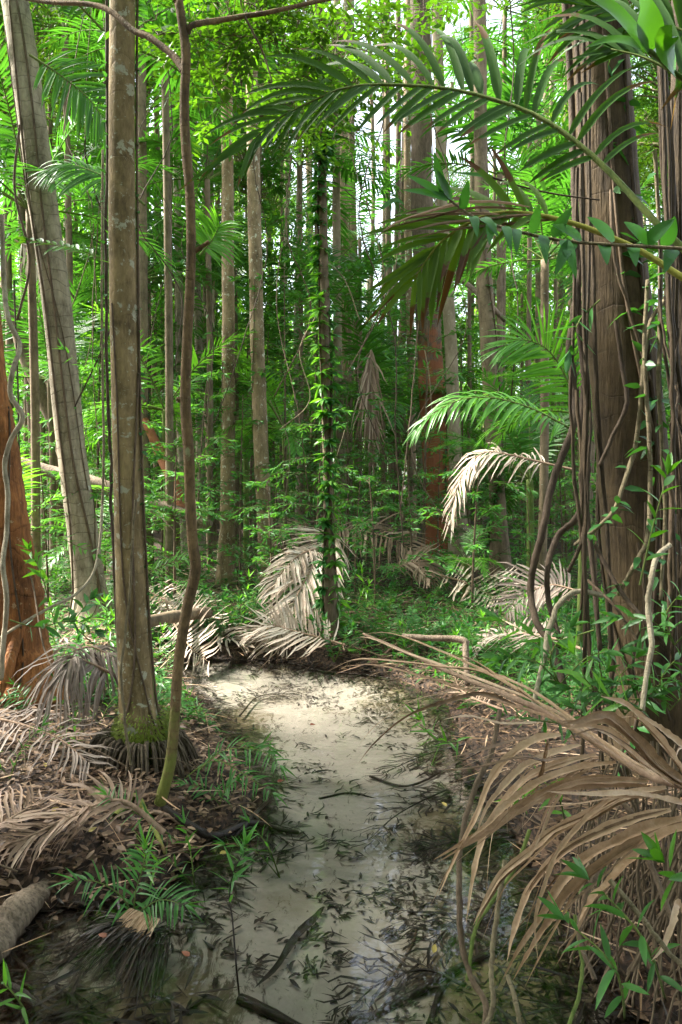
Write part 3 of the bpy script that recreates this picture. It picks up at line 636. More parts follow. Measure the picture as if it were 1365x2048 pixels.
palm(1010,20,16,'far',1.1,'palm head at the top behind the arching foreground frond')
palm(100,760,12,'mid',.9,'palm low behind the leaning palm trunk')
palm(30,1060,9,'lit',.8,'small palm near the ground behind the orange-barked tree')
palm(190,1080,11,'lit',.7,'small palm near the ground between the two left palm trunks')
palm(250,700,16,'far',.9,'feather palm far behind the thick straight palm')
palm(1180,560,13,'mid',.9,'palm mostly hidden behind the massive trunk')
palm(1300,900,10,'mid',.8,'palm glimpsed between the massive trunk and the right edge trunk')
palm(880,560,19,'far',.9,'feather palm above the stout red-brown trunk')
palm(1060,960,10,'mid',.75,'dark green palm behind the dangling vines at right')
palm(740,780,22,'far',.8,'feather palm behind the hanging dead leaf skirt')
palm(70,-60,15,'far',1.1,'palm head at the upper left corner')
palm(150,330,20,'far',1.0,'hazy lit palm far behind the leaning palm')
palm(420,60,18,'far',1.1,'palm head behind the top of the crooked sapling')
for k in range(74):
    d = 15+28*((k*.7548) % 1); px = ((k*.5698) % 1)*1480-60; py = rng.uniform(60, 860)
    if 640 < px < 940 and py < 520: py += 420
    if px < 330 and py < 420 and k % 2: continue
    palm(px, py, d, 'far' if k % 3 else 'mid', rng.uniform(.85, 1.2), 'feather palm glowing between the trunks in the distance', group='palms in the distance', rz=rng.uniform(0, 6))
palm(930,1120,9.5,'lit',.38,'tiny palm seedling among the dead fronds right of centre')
palm(1165,830,6.5,'lit',.62,'bright young palm with sunlit fronds left of the massive trunk', nf=6)
# ------------------------------------------------------------------ understory saplings
def zone(px, d):
    """words for a stretch of forest, told by the nearest landmark trunks"""
    marks = [(0,'by the left edge of the picture'),(110,'around the leaning pale palm'),(200,'between the two left palms'),(262,'around the thick straight palm'),(375,'behind the crooked sapling'),(457,'around the white-patched trunk'),(525,'around the mossy-footed slim trunk'),(590,'left of the vine-wrapped trunk'),(655,'around the vine-wrapped trunk'),(740,'around the hanging dead leaf skirt'),(870,'around the stout red-brown trunk'),(985,'around the vine-footed trunk'),(1080,'behind the dangling dark vines'),(1230,'around the massive trunk'),(1365,'by the right edge of the picture')]
    m_ = min(marks, key=lambda q: abs(q[0]-px))[1]
    return m_
def clear(x, y): return float(sdf(np.array([x]), np.array([y]))[0])
n_s = 0; k = 0
while n_s < 150:
    k += 1; d = 8.6+28*((k*.7548) % 1)**1.25; px = ((k*0.5698) % 1)*1500-70+rng.normal(0, 12)
    b0 = P(px, 1000, d)
    if clear(b0[0], b0[1]) < .35: continue
    if d < 10.5: i = random.choice([0, 0, 1])
    elif d < 14: i = random.choice([0, 1, 1, 2, 4])
    elif d < 20: i = random.choice([1, 2, 3, 4, 4])
    else: i = random.choice([2, 3, 5, 4, 4])
    size = ['low', 'low', 'middle-sized', 'tall', 'bright-leaved', 'tallest broad-leaved'][i]; far = 'nearer' if d < 13 else 'far'
    make_sapling(i, on(b0[0], b0[1], -.03), rng.uniform(.8, 1.15), rng.uniform(0, 6), f'{size} {far} sapling {zone(px, d)}', 'saplings in the understory'); n_s += 1
# crowns of mid-height trees, some low, some high
for k in range(46):
    d = 12.5+18*((k*.7548) % 1); px = ((k*.5698) % 1)*1500-70; py = rng.uniform(-80, 520 if d > 19 else 300); c = P(px, py, d); b0 = on(c[0], c[1]); i = k % 3; hh = c[2]-b0[2]
    if (930 < px < 1130 or 660 < px < 930) and py < 420: continue
    r = empty('midstory_tree', b0, rng.uniform(0, 6), f'leafy thin-stemmed tree with its crown high {zone(px, d)}', 'tree', 'thin-stemmed leafy trees of middle height')
    t = MB(); tube(t, [[0, 0, -.2], [.1, .05, hh*.5], [0, 0, hh+1]], [.06, .03], sides=6, n=20); put('trunk', t, 'bark_grey', r)
    s = rng.uniform(.4, .62); o = inst('crown', CAN[i][0], r); o.location = (0, 0, hh); o.scale = (s,)*3
    o2 = inst('limb', CAN[i][1], o)
# ------------------------------------------------------------------ unseen trees added around and over the camera to block light
for k, (x, y, z, s) in enumerate([(6.2, .6, 5.0, .9), (4.0, 3.4, 7.2, .62), (1.2, -2.6, 4.2, .85), (-1.8, -3.2, 4.5, .9), (5.5, -2.5, 3, 1.1), (-5.5, -1.0, 3.2, 1.0), (0, -6.5, 2.5, 1.3), (-5, -6, 2, 1.3), (5, -7, 2, 1.3), (-4.6, 2.0, 6.2, .7), (9, 2, 3, 1.2), (-9.5, 2.5, 3, 1.1), (-2.2, -.5, 7.0, .9), (-4.2, .8, 8.5, .8), (-5.2, 2.6, 6.6, .72), (-6.8, 4.6, 7.4, .8), (-6.2, 7.0, 7.6, .6), (-8.5, 3.2, 9.5, .9)]):
    r = empty('added_shade_tree', on(x, y), rng.uniform(0, 6), 'unseen leafy tree added beside or behind the viewpoint for shade', 'tree', 'unseen trees added around the viewpoint for shade')
    if abs(x) > 1.2: t = MB(); tube(t, [[0, 0, -.2], [.1, 0, z*.5], [0, 0, z]], [.09, .05], sides=8); put('trunk', t, 'bark_grey', r)
    o = inst('crown', CAN[k % 3][0], r); o.location = (0, 0, z-1); o.scale = (s, s, s*(.75 if z > 4 else 1.3))

# ------------------------------------------------------------------ fallen wood
def log(name, pts, r, mat, label, cat='log', sides=14, rough=.08, group=None, n=None):
    t = MB(); q = np.array(pts); tube(t, q, r, sides=sides, rough=rough, n=n or 30); o = put(name, t, mat, org=q[0]); tag(o, label, cat, group); return o
log('fallen_log', pp([(20,922,10.5),(90,940,10.4),(180,962,10.2),(260,992,10.1),(345,1018,10),(420,1050,9.8)]), [.085,.08,.08,.075,.07,.06], 'wood_dry', 'pale fallen log lying slantwise behind the two left palm trunks')
log('leaning_dead_trunk', pp([(290,840,11),(318,900,10.8),(345,960,10.6),(360,1025,10.4)]), [.05,.07,.08,.1], 'bark_redbig', 'reddish dead trunk leaning over the fallen log', 'dead trunk')
log('slanting_tree', pp([(18,590,13),(45,690,13),(80,780,13),(115,860,13),(150,960,13)]), [.1,.11,.12,.13,.14], 'bark_grey', 'slanting grey trunk behind the left edge vine', 'tree')
log('driftwood_log', pp([(-80,1955,2.62),(0,1868,2.9),(45,1820,3.02),(95,1775,3.2)]), [.06,.07,.065,.05,.035], 'wood_dry', 'pale broken log jutting from the left edge over the sand', rough=.22)
log('leaning_branch', pp([(870,520,12),(905,545,11.7),(960,590,11.4),(1010,640,11)]), .035, 'wood_dry', 'bare grey branch slanting high beside the vine-footed trunk', 'branch')
log('fallen_branch', pp([(805,1272,6.0),(860,1276,5.9),(925,1280,5.8),(932,1300,5.75),(935,1370,5.6)]), [.018,.022,.026,.024,.02], 'wood_dry', 'bent pale stick over the right bank of the stream', 'branch')
log('fallen_log', pp([(285,1245,6.9),(340,1235,7.3),(420,1225,7.6)]), .055, 'bark_dark', 'short log under dead fronds beyond the left bank')
def gp(l, h=0.03, dz=0): return np.array([gpt(a, b, h) for a, b in l])
def wp(l, z=0.0):
    o = []
    for a, b in l:
        r = ray(a, b); s = (z-CZ)/r[2]; o.append([r[0]*s, r[1]*s, z])
    return np.array(o)
# sticks: (path of pixels, radius m, material, lift, words)
for l, r_, mt, lab in [
 ([(330,1630),(380,1665),(430,1672),(500,1660),(560,1668),(600,1672)], .022, 'wood_wet', 'black wet branch lying from the left bank into the stream'),
 ([(470,1690),(500,1640),(540,1595),(550,1560),(545,1510)], .012, 'wood_wet', 'dark stick slanting up the left bank toward the sand'),
 ([(0,1470),(60,1500),(150,1560),(250,1620),(330,1640),(400,1690)], .016, 'rachis_dead', 'long bare frond stalk lying across the left bank'),
 ([(410,1470),(450,1490),(500,1500),(540,1488)], .010, 'wood_dry', 'thin brown twig along the left bank edge'),
 ([(230,1640),(270,1600),(300,1640),(330,1720)], .018, 'bark_red', 'arched reddish root at the foot of the crooked sapling'),
 ([(440,1950),(470,1800),(462,1770)], .0, 'wood_wet', ''),
 ([(480,2010),(620,2075)], .02, 'wood_wet', 'black branch at the bottom edge of the stream'),
 ([(700,2060),(780,2020),(850,1990),(960,1930),(1060,1880)], .016, 'wood_wet', 'black branch crossing the lower right of the stream'),
 ([(780,1975),(830,1890),(838,1860)], .008, 'vine', 'thin reddish twig standing out of the dark water'),
 ([(640,1600),(700,1590),(760,1600)], .006, 'wood_wet', 'slim black twig in the middle of the sandy bed'),
 ([(850,2050),(900,1960),(1000,1900),(1100,1830)], .012, 'wood_wet', 'long dark stick in the shaded water under the brown frond'),
 ([(580,1330),(640,1345),(730,1352),(790,1362)], .01, 'wood_wet', 'dark stick at the far rim of the stream'),
 ([(740,1560),(820,1580),(900,1540),(960,1510)], .008, 'wood_wet', 'dark twig beside the submerged fronds by the right bank')]:
    if r_ == 0: continue
    q = gp(l, r_*.8)+rng.normal(0, .006, (len(l), 3)); t = MB(); tube(t, q, [r_, r_*.9, r_*.5], sides=8, rough=.1, n=28); tag(put('stick', t, mt, org=q[0]), lab, 'stick')
# ------------------------------------------------------------------ dead fronds lying in the middle distance
def dfrond(path, up, mat, label, name='dead_palm_frond', group=None, cat='dead frond', **kw):
    kw.setdefault('jit', .15); kw.setdefault('miss', .06); kw.setdefault('twist', .4); a, b = MB(), MB(); q = np.array(path); frond(a, b, q, up, **kw); f1, f2 = rng.uniform(0, 6, 2)
    a.v = [v_+.006*np.stack([np.sin(v_[:, 2]*19+f1)+np.sin(v_[:, 1]*31), 0*v_[:, 0], np.sin(v_[:, 0]*23+f2)+np.sin(v_[:, 0]*51+v_[:, 1]*30)], 1) for v_ in a.v]
    org = q[0]; r = empty(name, org, 0, label, cat, group)
    put('foliage', off(a, org), mat, r); put('rachis', off(b, org), 'rachis_dead', r); return r
dfrond(pp([(672,1068,8.9),(650,1085,8.6),(622,1140,8.2),(590,1200,7.9),(560,1262,7.65),(532,1312,7.55)]), (-.15,-1,.35), 'dead_pale', 'biggest bleached frond hanging down to the far end of the stream', n=74, L=.66, Wd=.028, a0=44, a1=14, droop=.25, s0=.0, lift=.05, ends=(.9,1,.5), miss=.02)
dfrond(pp([(640,1095,8.5),(600,1110,8.3),(560,1150,8.1),(540,1190,8.0)]), (-.5,-1,.5), 'dead_pale', 'bleached frond drooping behind the mossy-footed trunk', n=26, L=.4, Wd=.028, a0=60, a1=20, droop=.9, s0=.1)
dfrond(pp([(690,1290,7.2),(640,1275,7.3),(590,1262,7.4),(540,1250,7.5),(500,1265,7.5)]), (-.1,-.8,.8), 'dead_pale', 'pale frond fanned sideways at the foot of the biggest bleached one', n=26, L=.42, Wd=.026, a0=70, a1=25, droop=.15, s0=.1)
dfrond(pp([(330,1195,8.1),(345,1240,7.75),(378,1290,7.35),(420,1326,7.1)]), (-.3,-1,.5), 'dead_pale', 'pale frond dipping comb-like into the far left rim of the stream', n=34, L=.46, Wd=.03, a0=80, a1=40, droop=-.5, s0=.05, lside=(1, 1), lift=.05)
dfrond(pp([(280,1175,9.0),(330,1200,8.6),(380,1235,8.2),(440,1270,7.8),(500,1290,7.6)]), (.2,-.7,.8), 'dead_pale', 'bleached frond lying between the crooked sapling and the big bleached one', n=44, L=.46, Wd=.03, a0=60, a1=25, droop=.15, s0=.05, lift=.3)
dfrond(pp([(620,1070,11),(680,1058,10.8),(740,1065,10.6),(800,1085,10.3),(850,1120,10.1),(870,1150,10)]), (0,-.6,.9), 'dead_tan', 'tan arching frond behind the vine-wrapped trunk', n=46, L=.62, Wd=.034, a0=70, a1=30, droop=.9, s0=.05)
dfrond(pp([(640,1040,12),(600,1050,11.8),(570,1075,11.5),(560,1100,11.3)]), (-.2,-.7,.8), 'dead_tan', 'tan dry frond standing behind the big bleached one', n=26, L=.5, Wd=.03, a0=60, a1=20, droop=.3)
dfrond(pp([(880,1150,9.6),(930,1165,9.4),(980,1190,9.1),(1020,1215,8.9),(1040,1225,8.8)]), (.1,-.9,.55), 'dead_pale', 'pale comb-like frond lying beneath the vine-footed trunk', n=32, L=.5, Wd=.032, a0=70, a1=45, droop=-.3, s0=.05)
dfrond(pp([(1150,1180,8.0),(1100,1170,8.1),(1050,1190,8.1),(1010,1225,8.0)]), (0,-.7,.8), 'dead_grey', 'grey-brown frond lying left of the massive trunk foot', n=34, L=.5, Wd=.03, a0=70, a1=35, droop=.6, s0=.05)
dfrond(pp([(780,1140,9.9),(830,1125,9.9),(860,1160,9.6)]), (0,-.7,.8), 'dead_tan', 'short tan frond end right of the arching tan one', n=20, L=.4, Wd=.03, a0=60, a1=25, droop=.6)
dfrond(pp([(1170,1300,5.6),(1080,1270,6.0),(1000,1270,6.4),(940,1300,6.5)]), (0,-.5,.9), 'dead_grey', 'grey frond sunk in the undergrowth by the right bank', n=30, L=.36, Wd=.024, a0=65, a1=25, droop=.5)
dfrond(pp([(1150,940,8.2),(1085,925,8.3),(1020,910,8.4),(970,905,8.5),(935,935,8.5),(912,990,8.45),(900,1050,8.4)]), (-.3,-.45,.9), 'dead_pale', 'arching half-dead frond with cream tip beside the vine-footed trunk', n=40, L=.5, Wd=.024, a0=60, a1=15, droop=1.7, s0=.15, r0=.014)
dfrond(pp([(742,700,13),(740,740,12.95),(742,800,12.95),(745,900,12.9)]), (0,-1,.1), 'dead_tan', 'hanging skirt of dead leaves on a thin trunk right of the vine-wrapped one', n=60, L=1.1, Wd=.03, a0=22, a1=6, droop=2.0, s0=0., jit=.3)
dfrond(pp([(30,480,11),(60,500,11),(85,540,11),(95,580,11)]), (0,-1,.4), 'dead_pale', 'pale dead frond hanging left of the leaning palm', n=28, L=.5, Wd=.024, a0=60, a1=15, droop=1.6)
dfrond(pp([(430,560,15),(422,600,15),(425,640,15)]), (0,-1,.2), 'dead_pale', 'small pinkish dry frond beside the white-patched trunk', n=14, L=.4, Wd=.03, a0=30, a1=10, droop=1.5)
# left bank: grey drooping frond by the thick palm
dfrond(pp([(262,1370,4.7),(220,1345,4.6),(170,1322,4.5),(145,1318,4.4),(128,1350,4.3)]), (-.1,-.6,.8), 'dead_grey', 'drooping grey-pink frond hanging left of the thick straight palm', n=40, L=.42, Wd=.020, a0=55, a1=10, droop=2.4, s0=.25, ends=(.8,1,.9), r0=.012, segs=7)
dfrond(pp([(150,1300,4.7),(190,1295,4.7),(240,1330,4.65),(275,1395,4.6)]), (.1,-.6,.8), 'dead_grey', 'grey frond tip draped against the thick straight palm', n=24, L=.32, Wd=.018, a0=45, a1=10, droop=2.0, s0=.2, r0=.008)
dfrond([gpt(330,1740,.16), gpt(250,1700,.2), gpt(170,1700,.16), gpt(60,1730,.12), gpt(-60,1760,.08)], (0,-.3,1), 'dead_tan', 'pinkish dry frond lying torn across the left bank', n=34, L=.30, Wd=.018, a0=55, a1=20, droop=.5, r0=.014)
dfrond([gpt(-60,1480,.12), gpt(20,1500,.16), gpt(120,1540,.16), gpt(180,1570,.1)], (0,-.4,1), 'dead_grey', 'dry frond at the left edge below the orange trunk', n=24, L=.34, Wd=.016, a0=60, a1=30, droop=.4, r0=.010)
dfrond([gpt(-40,1740,.12), gpt(30,1700,.14), gpt(90,1640,.1)], (0,-.3,1), 'dead_tan', 'small dry frond by the pale broken log', n=18, L=.28, Wd=.016, a0=60, a1=30, droop=.5, r0=.010)
dfrond([gpt(1010,1460,.12), gpt(940,1440,.16), gpt(915,1400,.12), gpt(905,1350,.1)], (0,-.6,.8), 'dead_tan', 'small herringbone dry frond on the right bank', n=34, L=.17, Wd=.014, a0=70, a1=40, droop=.3, r0=.010)
# submerged dark fronds
for l, lab, L in [([(1000,1560),(900,1590),(800,1640),(730,1700)], 'dark frond sunk in the water beside the right bank', .34), ([(930,1500),(850,1520),(760,1560)], 'upper dark frond sunk under the water by the right bank', .26), ([(1020,1690),(900,1700),(820,1725)], 'dark frond under the water below the brown foreground frond', .24),
                  ([(480,1440),(520,1400),(600,1395)], 'dark frond sunk near the far left rim of the stream', .3), ([(930,1990),(850,1960),(760,1990),(690,2050)], 'tangled dark frond in the bottom right water', .3), ([(1050,1800),(960,1830),(890,1880),(840,1950)], 'dark frond in the blue reflecting water', .32)]:
    a, b = MB(), MB(); q = gp(l, .03); frond(a, b, q, (0, -.2, 1), n=22, L=L, Wd=.012, s0=.05, a0=55, a1=20, droop=.05, lift=0, r0=.008, jit=.06, miss=.35, twist=.4)
    a.v = [v_+np.stack([.02*np.sin(v_[:, 1]*40+v_[:, 0]*25), .02*np.sin(v_[:, 0]*50), 0*v_[:, 0]], 1) for v_ in a.v]
    a.v = [np.stack([v_[:, 0], v_[:, 1], np.minimum(v_[:, 2], -.012)], 1) for v_ in a.v]
    r = empty('sunken_frond', q[0], 0, lab, 'sunken frond', None); put('foliage', off(a, q[0]), 'wet', r); put('rachis', off(b, q[0]), 'wet', r)
# fibrous leaf base half in the water, bottom left
a = MB()
for k in range(150):
    t = k/149; s = P(262+75*t+rng.normal(0, 5), 1832+34*t+rng.normal(0, 6), 2.98-.05*t); e = gpt(110+200*t+rng.normal(0, 12), 1925+62*t+rng.normal(0, 34), .006); mid_ = s*.5+e*.5+np.array([0, 0, .015+rng.uniform(0, .02)])
    ribbon(a, [s+[0, 0, -.02], mid_+rng.normal(0, .01, 3), e], rng.uniform(.003, .010), (0, -.3, 1), segs=8, prof='strap', fold=.4, crinkle=.1)
tag(put('palm_leaf_base', a, 'wet', org=gpt(200, 1900)), 'dark wet fibrous leaf base splayed into the water at bottom left', 'leaf base')
a = MB()
for k in range(46):
    t = k/45; s = P(262+58*t, 1822+22*t, 3.0-.06*t)+[0, 0, .012]; e = P(205+90*t+rng.normal(0, 5), 1885+15*t, 2.93-.05*t); ribbon(a, [s, (s+e)/2+[0, 0, .012], e], .009, (0, -.5, 1), segs=5, fold=.4, crinkle=.05)
tag(put('dry_leaf_base', a, 'dead_brown', org=P(260, 1850, 3)), 'dry tan end of the fibrous leaf base at bottom left', 'leaf base')

# ------------------------------------------------------------------ thick palm: moss collar and root mat (parts)
T = TREES['T2']; org = T['org']
rm = MB(); axis_pt = P(286, 1478, 4.3)
for k in range(340):
    az = rng.uniform(0, 6.283); r0 = .135+rng.uniform(-.01, .01); top_ = np.array([axis_pt[0]+math.cos(az)*r0, 4.3+math.sin(az)*r0, axis_pt[2]-.0])
    R1 = rng.uniform(.17, .33); x, y = axis_pt[0]+math.cos(az+rng.normal(0, .1))*R1, 4.3+math.sin(az)*R1; e = on(x, y, -.03)
    tube(rm, [top_, top_*.45+e*.55+[0, 0, .07+rng.uniform(0, .04)], e], [.006, .0075, .006], sides=5, n=9, rough=.1, var=rng.random())
o = put('root_mat', off(rm, org), 'root_mat', T['root']); tag(o, kind='stuff')
ms = MB()
for k in range(5200):
    az = rng.uniform(0, 6.283); h = abs(rng.normal(0, .075)); z = axis_pt[2]+.0+h*rng.choice([-.7, 1]); rr_ = .128+max(0, .03-(h*.25))
    c_ = np.array([axis_pt[0]+math.cos(az)*rr_, 4.3+math.sin(az)*rr_, z]); 
    blades(ms, c_[None], [[math.cos(az), math.sin(az), rng.uniform(-.5, .8)]], [[0, 0, 1]], .030, .011, .6, segs=2, cols=2)
put('moss', off(ms, org), 'moss', T['root'])

# ------------------------------------------------------------------ vines
def vine(pts, r, mat, label, group='vines hanging in the forest', leaves=None, name='hanging_vine', sides=7, rough=.12, n=None, wob=0.0):
    q = spline(pts, n or max(20, len(pts)*8))
    if wob: q = q + np.cumsum(rng.normal(0, wob, q.shape), 0)*np.sin(np.pi*np.linspace(0, 1, len(q)))[:, None]
    t = MB(); tube(t, q, r, sides=sides, rough=rough, smooth_in=False)
    if leaves:
        nl, L, Wd, mt = leaves
        rt = empty(name, q[0], 0, label, 'vine', group); put('stem', off(t, q[0]), mat, rt); a = MB()
        i = rng.integers(0, len(q), nl); d = rng.normal(0, 1, (nl, 3))*[1, .8, .35]+[0, -.4, 0]
        blades(a, q[i], d, rng.normal(0, .4, (nl, 3))+[0, 0, 1], L*rng.uniform(.6, 1.2, nl), Wd, rng.uniform(.2, .9, nl), segs=3, prof='ovate', cols=3, fold=.2); put('foliage', off(a, q[0]), mt, rt); return rt
    o = put(name, t, mat, org=q[0]); tag(o, label, 'vine', group); return o
def onto(key, turns, r, mat, label, a0=0, t0=0, t1=1, leaves=None, lift=1.0, wob=.0, name='climbing_vine', sides=6, rough=.1):
    T = TREES[key]; m_ = (T['c'][:, 2] < 6.5); c = T['c'][m_]; rr = np.interp(np.linspace(0, 1, len(T['c'])), np.linspace(0, 1, len(T['r'])), T['r'])[m_]
    i0, i1 = int(t0*(len(c)-1)), int(t1*(len(c)-1)); s = np.linspace(0, 1, 60); ii = i0+(i1-i0)*s
    cc = np.stack([np.interp(ii, np.arange(len(c)), c[:, j]) for j in range(3)], 1); ri = np.interp(ii, np.arange(len(c)), rr)
    an = a0+turns*6.283*s+.35*np.cumsum(rng.normal(0, .25, 60)) if wob else a0+turns*6.283*s+.25*np.sin(s*9+a0)
    q = cc+np.stack([np.cos(an), np.sin(an), 0*an], 1)*(ri*1.02+r*lift)[:, None]
    return vine(q, r, mat, label, 'vines climbing the trunks', leaves, name, sides, n=60, rough=rough)
FR = -1.57   # the side of a trunk that faces the camera
for j, (a_, tn) in enumerate([(FR-.9, .12), (FR+.8, -.1)]): onto('T1', tn, .012, 'vine', ['thin vine on the left side of the leaning palm', 'thin vine on the right side of the leaning palm'][j], a_)
onto('T1', .5, .005, 'vine', 'wiry vine crossing the lower leaning palm', FR-1.2, .0, .45)
onto('T1', -.5, .006, 'vine', 'wiry vine winding over the upper leaning palm', FR+1.2, .45, 1)
onto('T2', .35, .006, 'vine', 'wiry vine slanting up the foot of the thick straight palm', FR-1.0, .05, .5)
onto('T2', -.3, .005, 'vine', 'second wiry vine crossing the first on the thick straight palm', FR+1.1, .08, .55)
onto('T2', .05, .007, 'vine', 'vine running up the right side of the thick straight palm', FR+1.35, .0, .8, leaves=(60, .05, .022, 'vineleaf'))
vine(pp([(214,-20,4.9),(216,250,4.9),(213,500,4.85),(216,800,4.8),(222,1000,4.8),(232,1200,4.7),(240,1420,4.7)]), .010, 'vine_dark', 'dark knotty vine hanging along the left of the thick straight palm', leaves=(60, .06, .02, 'vineleaf'), wob=.004)
vine(pp([(262,1530,4.0),(250,1440,4.02),(245,1330,4.05),(258,1200,4.1),(266,1080,4.12),(272,1000,4.14)]), .007, 'vine_pale', 'pale thin vine on the foot of the thick straight palm', wob=.002)
vine(pp([(4,430,5.2),(8,560,5.2),(18,640,5.1),(40,690,5.1),(26,740,5.0),(22,790,5.0),(46,835,5.0),(22,880,5.0),(10,930,5.0),(16,990,5.0),(14,1060,5.0),(6,1130,4.9),(14,1200,4.9),(8,1280,4.9),(2,1360,4.9)]), .016, 'vine_white', 'thick twisting pale vine in front of the orange trunk', n=140)
vine(pp([(40,250,6),(30,380,6),(60,520,6),(35,640,6)]), .01, 'vine', 'brown vine hanging at the left edge beside the leaning palm')
vine(pp([(28,560,6.3),(36,760,6.2),(42,960,6.0),(66,1120,5.8),(78,1260,5.6),(62,1400,5.4)]), .007, 'vine_dark', 'leafy thin vine down the right side of the orange trunk', leaves=(150, .05, .022, 'vineleaf'))
vine(pp([(205,1010,5.6),(200,1090,5.5),(185,1150,5.4),(150,1190,5.3),(100,1215,5.2),(40,1250,5.1),(-20,1290,5)]), .010, 'vine_white', 'pale curved vine swinging between the orange trunk and the thick palm')
vine(pp([(205,1010,5.6),(208,900,5.7),(206,780,5.8),(204,600,5.9),(206,300,6)]), .009, 'vine_pale', 'pale straight vine rising left of the thick straight palm')
vine(pp([(150,1400,4.6),(90,1300,4.8),(60,1150,5.2),(10,1120,5.4)]), .006, 'vine', 'thin brown vine sagging in front of the orange trunk foot')
onto('T7', 2.2, .010, 'vine_dark', 'leafy climber spiralling up the vine-wrapped trunk', 0, .0, 1, leaves=(900, .13, .05, 'vineleaf'))
onto('T7', -1.5, .008, 'vine', 'second climber wrapped the other way round the vine-wrapped trunk', 2, .0, 1, leaves=(700, .15, .04, 'under2'))
onto('T7', .3, .006, 'vine_pale', 'pale cord vine on the right of the vine-wrapped trunk', FR+.8, 0, .8)
onto('T9', .3, .006, 'vine_dark', 'small-leaved climber on the slender trunk right of the thick palm', FR+.6, 0, .9, leaves=(260, .045, .03, 'vineleaf'))
onto('T12', .25, .012, 'vine_dark', 'leafy climber on the stout red-brown trunk', FR-.4, 0, .6, leaves=(200, .09, .04, 'vineleaf'))
onto('T14', .8, .012, 'vine_dark', 'dense climber clothing the foot of the vine-footed trunk', 0, 0, .45, leaves=(380, .10, .03, 'under'))
onto('T14', -.6, .010, 'vine', 'second climber on the vine-footed trunk', 2, 0, .9, leaves=(160, .09, .035, 'vineleaf'))
onto('T13', .5, .009, 'vine_dark', 'dark climber on the cream leaning trunk', 0, 0, 1, leaves=(120, .07, .03, 'vineleaf'))
onto('T4', .2, .006, 'vine_dark', 'wiry vine on the orange trunk', FR-.2, .0, .6)
onto('T5', .6, .006, 'vine', 'small leafy vine on the white-patched trunk', 0, .2, .7, leaves=(90, .10, .03, 'under'))
onto('T6', .6, .006, 'vine', 'small leafy vine on the mossy-footed trunk', 1, .25, .8, leaves=(110, .10, .03, 'under'))
for px, pts in enumerate([[(600,380),(640,500),(690,560),(720,640)], [(640,620),(600,700),(620,800),(560,860)], [(700,1050),(660,980),(690,860)], [(850,700),(860,760),(866,860)], [(560,1060),(580,900),(540,800)]]):
    vine(pp([(a, b, 8.4+px*.6) for a, b in pts]), .006, 'vine_pale', ['pale cord slanting high across the vine-wrapped trunk', 'pale cord left of the vine-wrapped trunk', 'pale cord low right of the vine-wrapped trunk', 'pale cord over the red-brown trunk', 'pale cord by the mossy-footed trunk'][px])
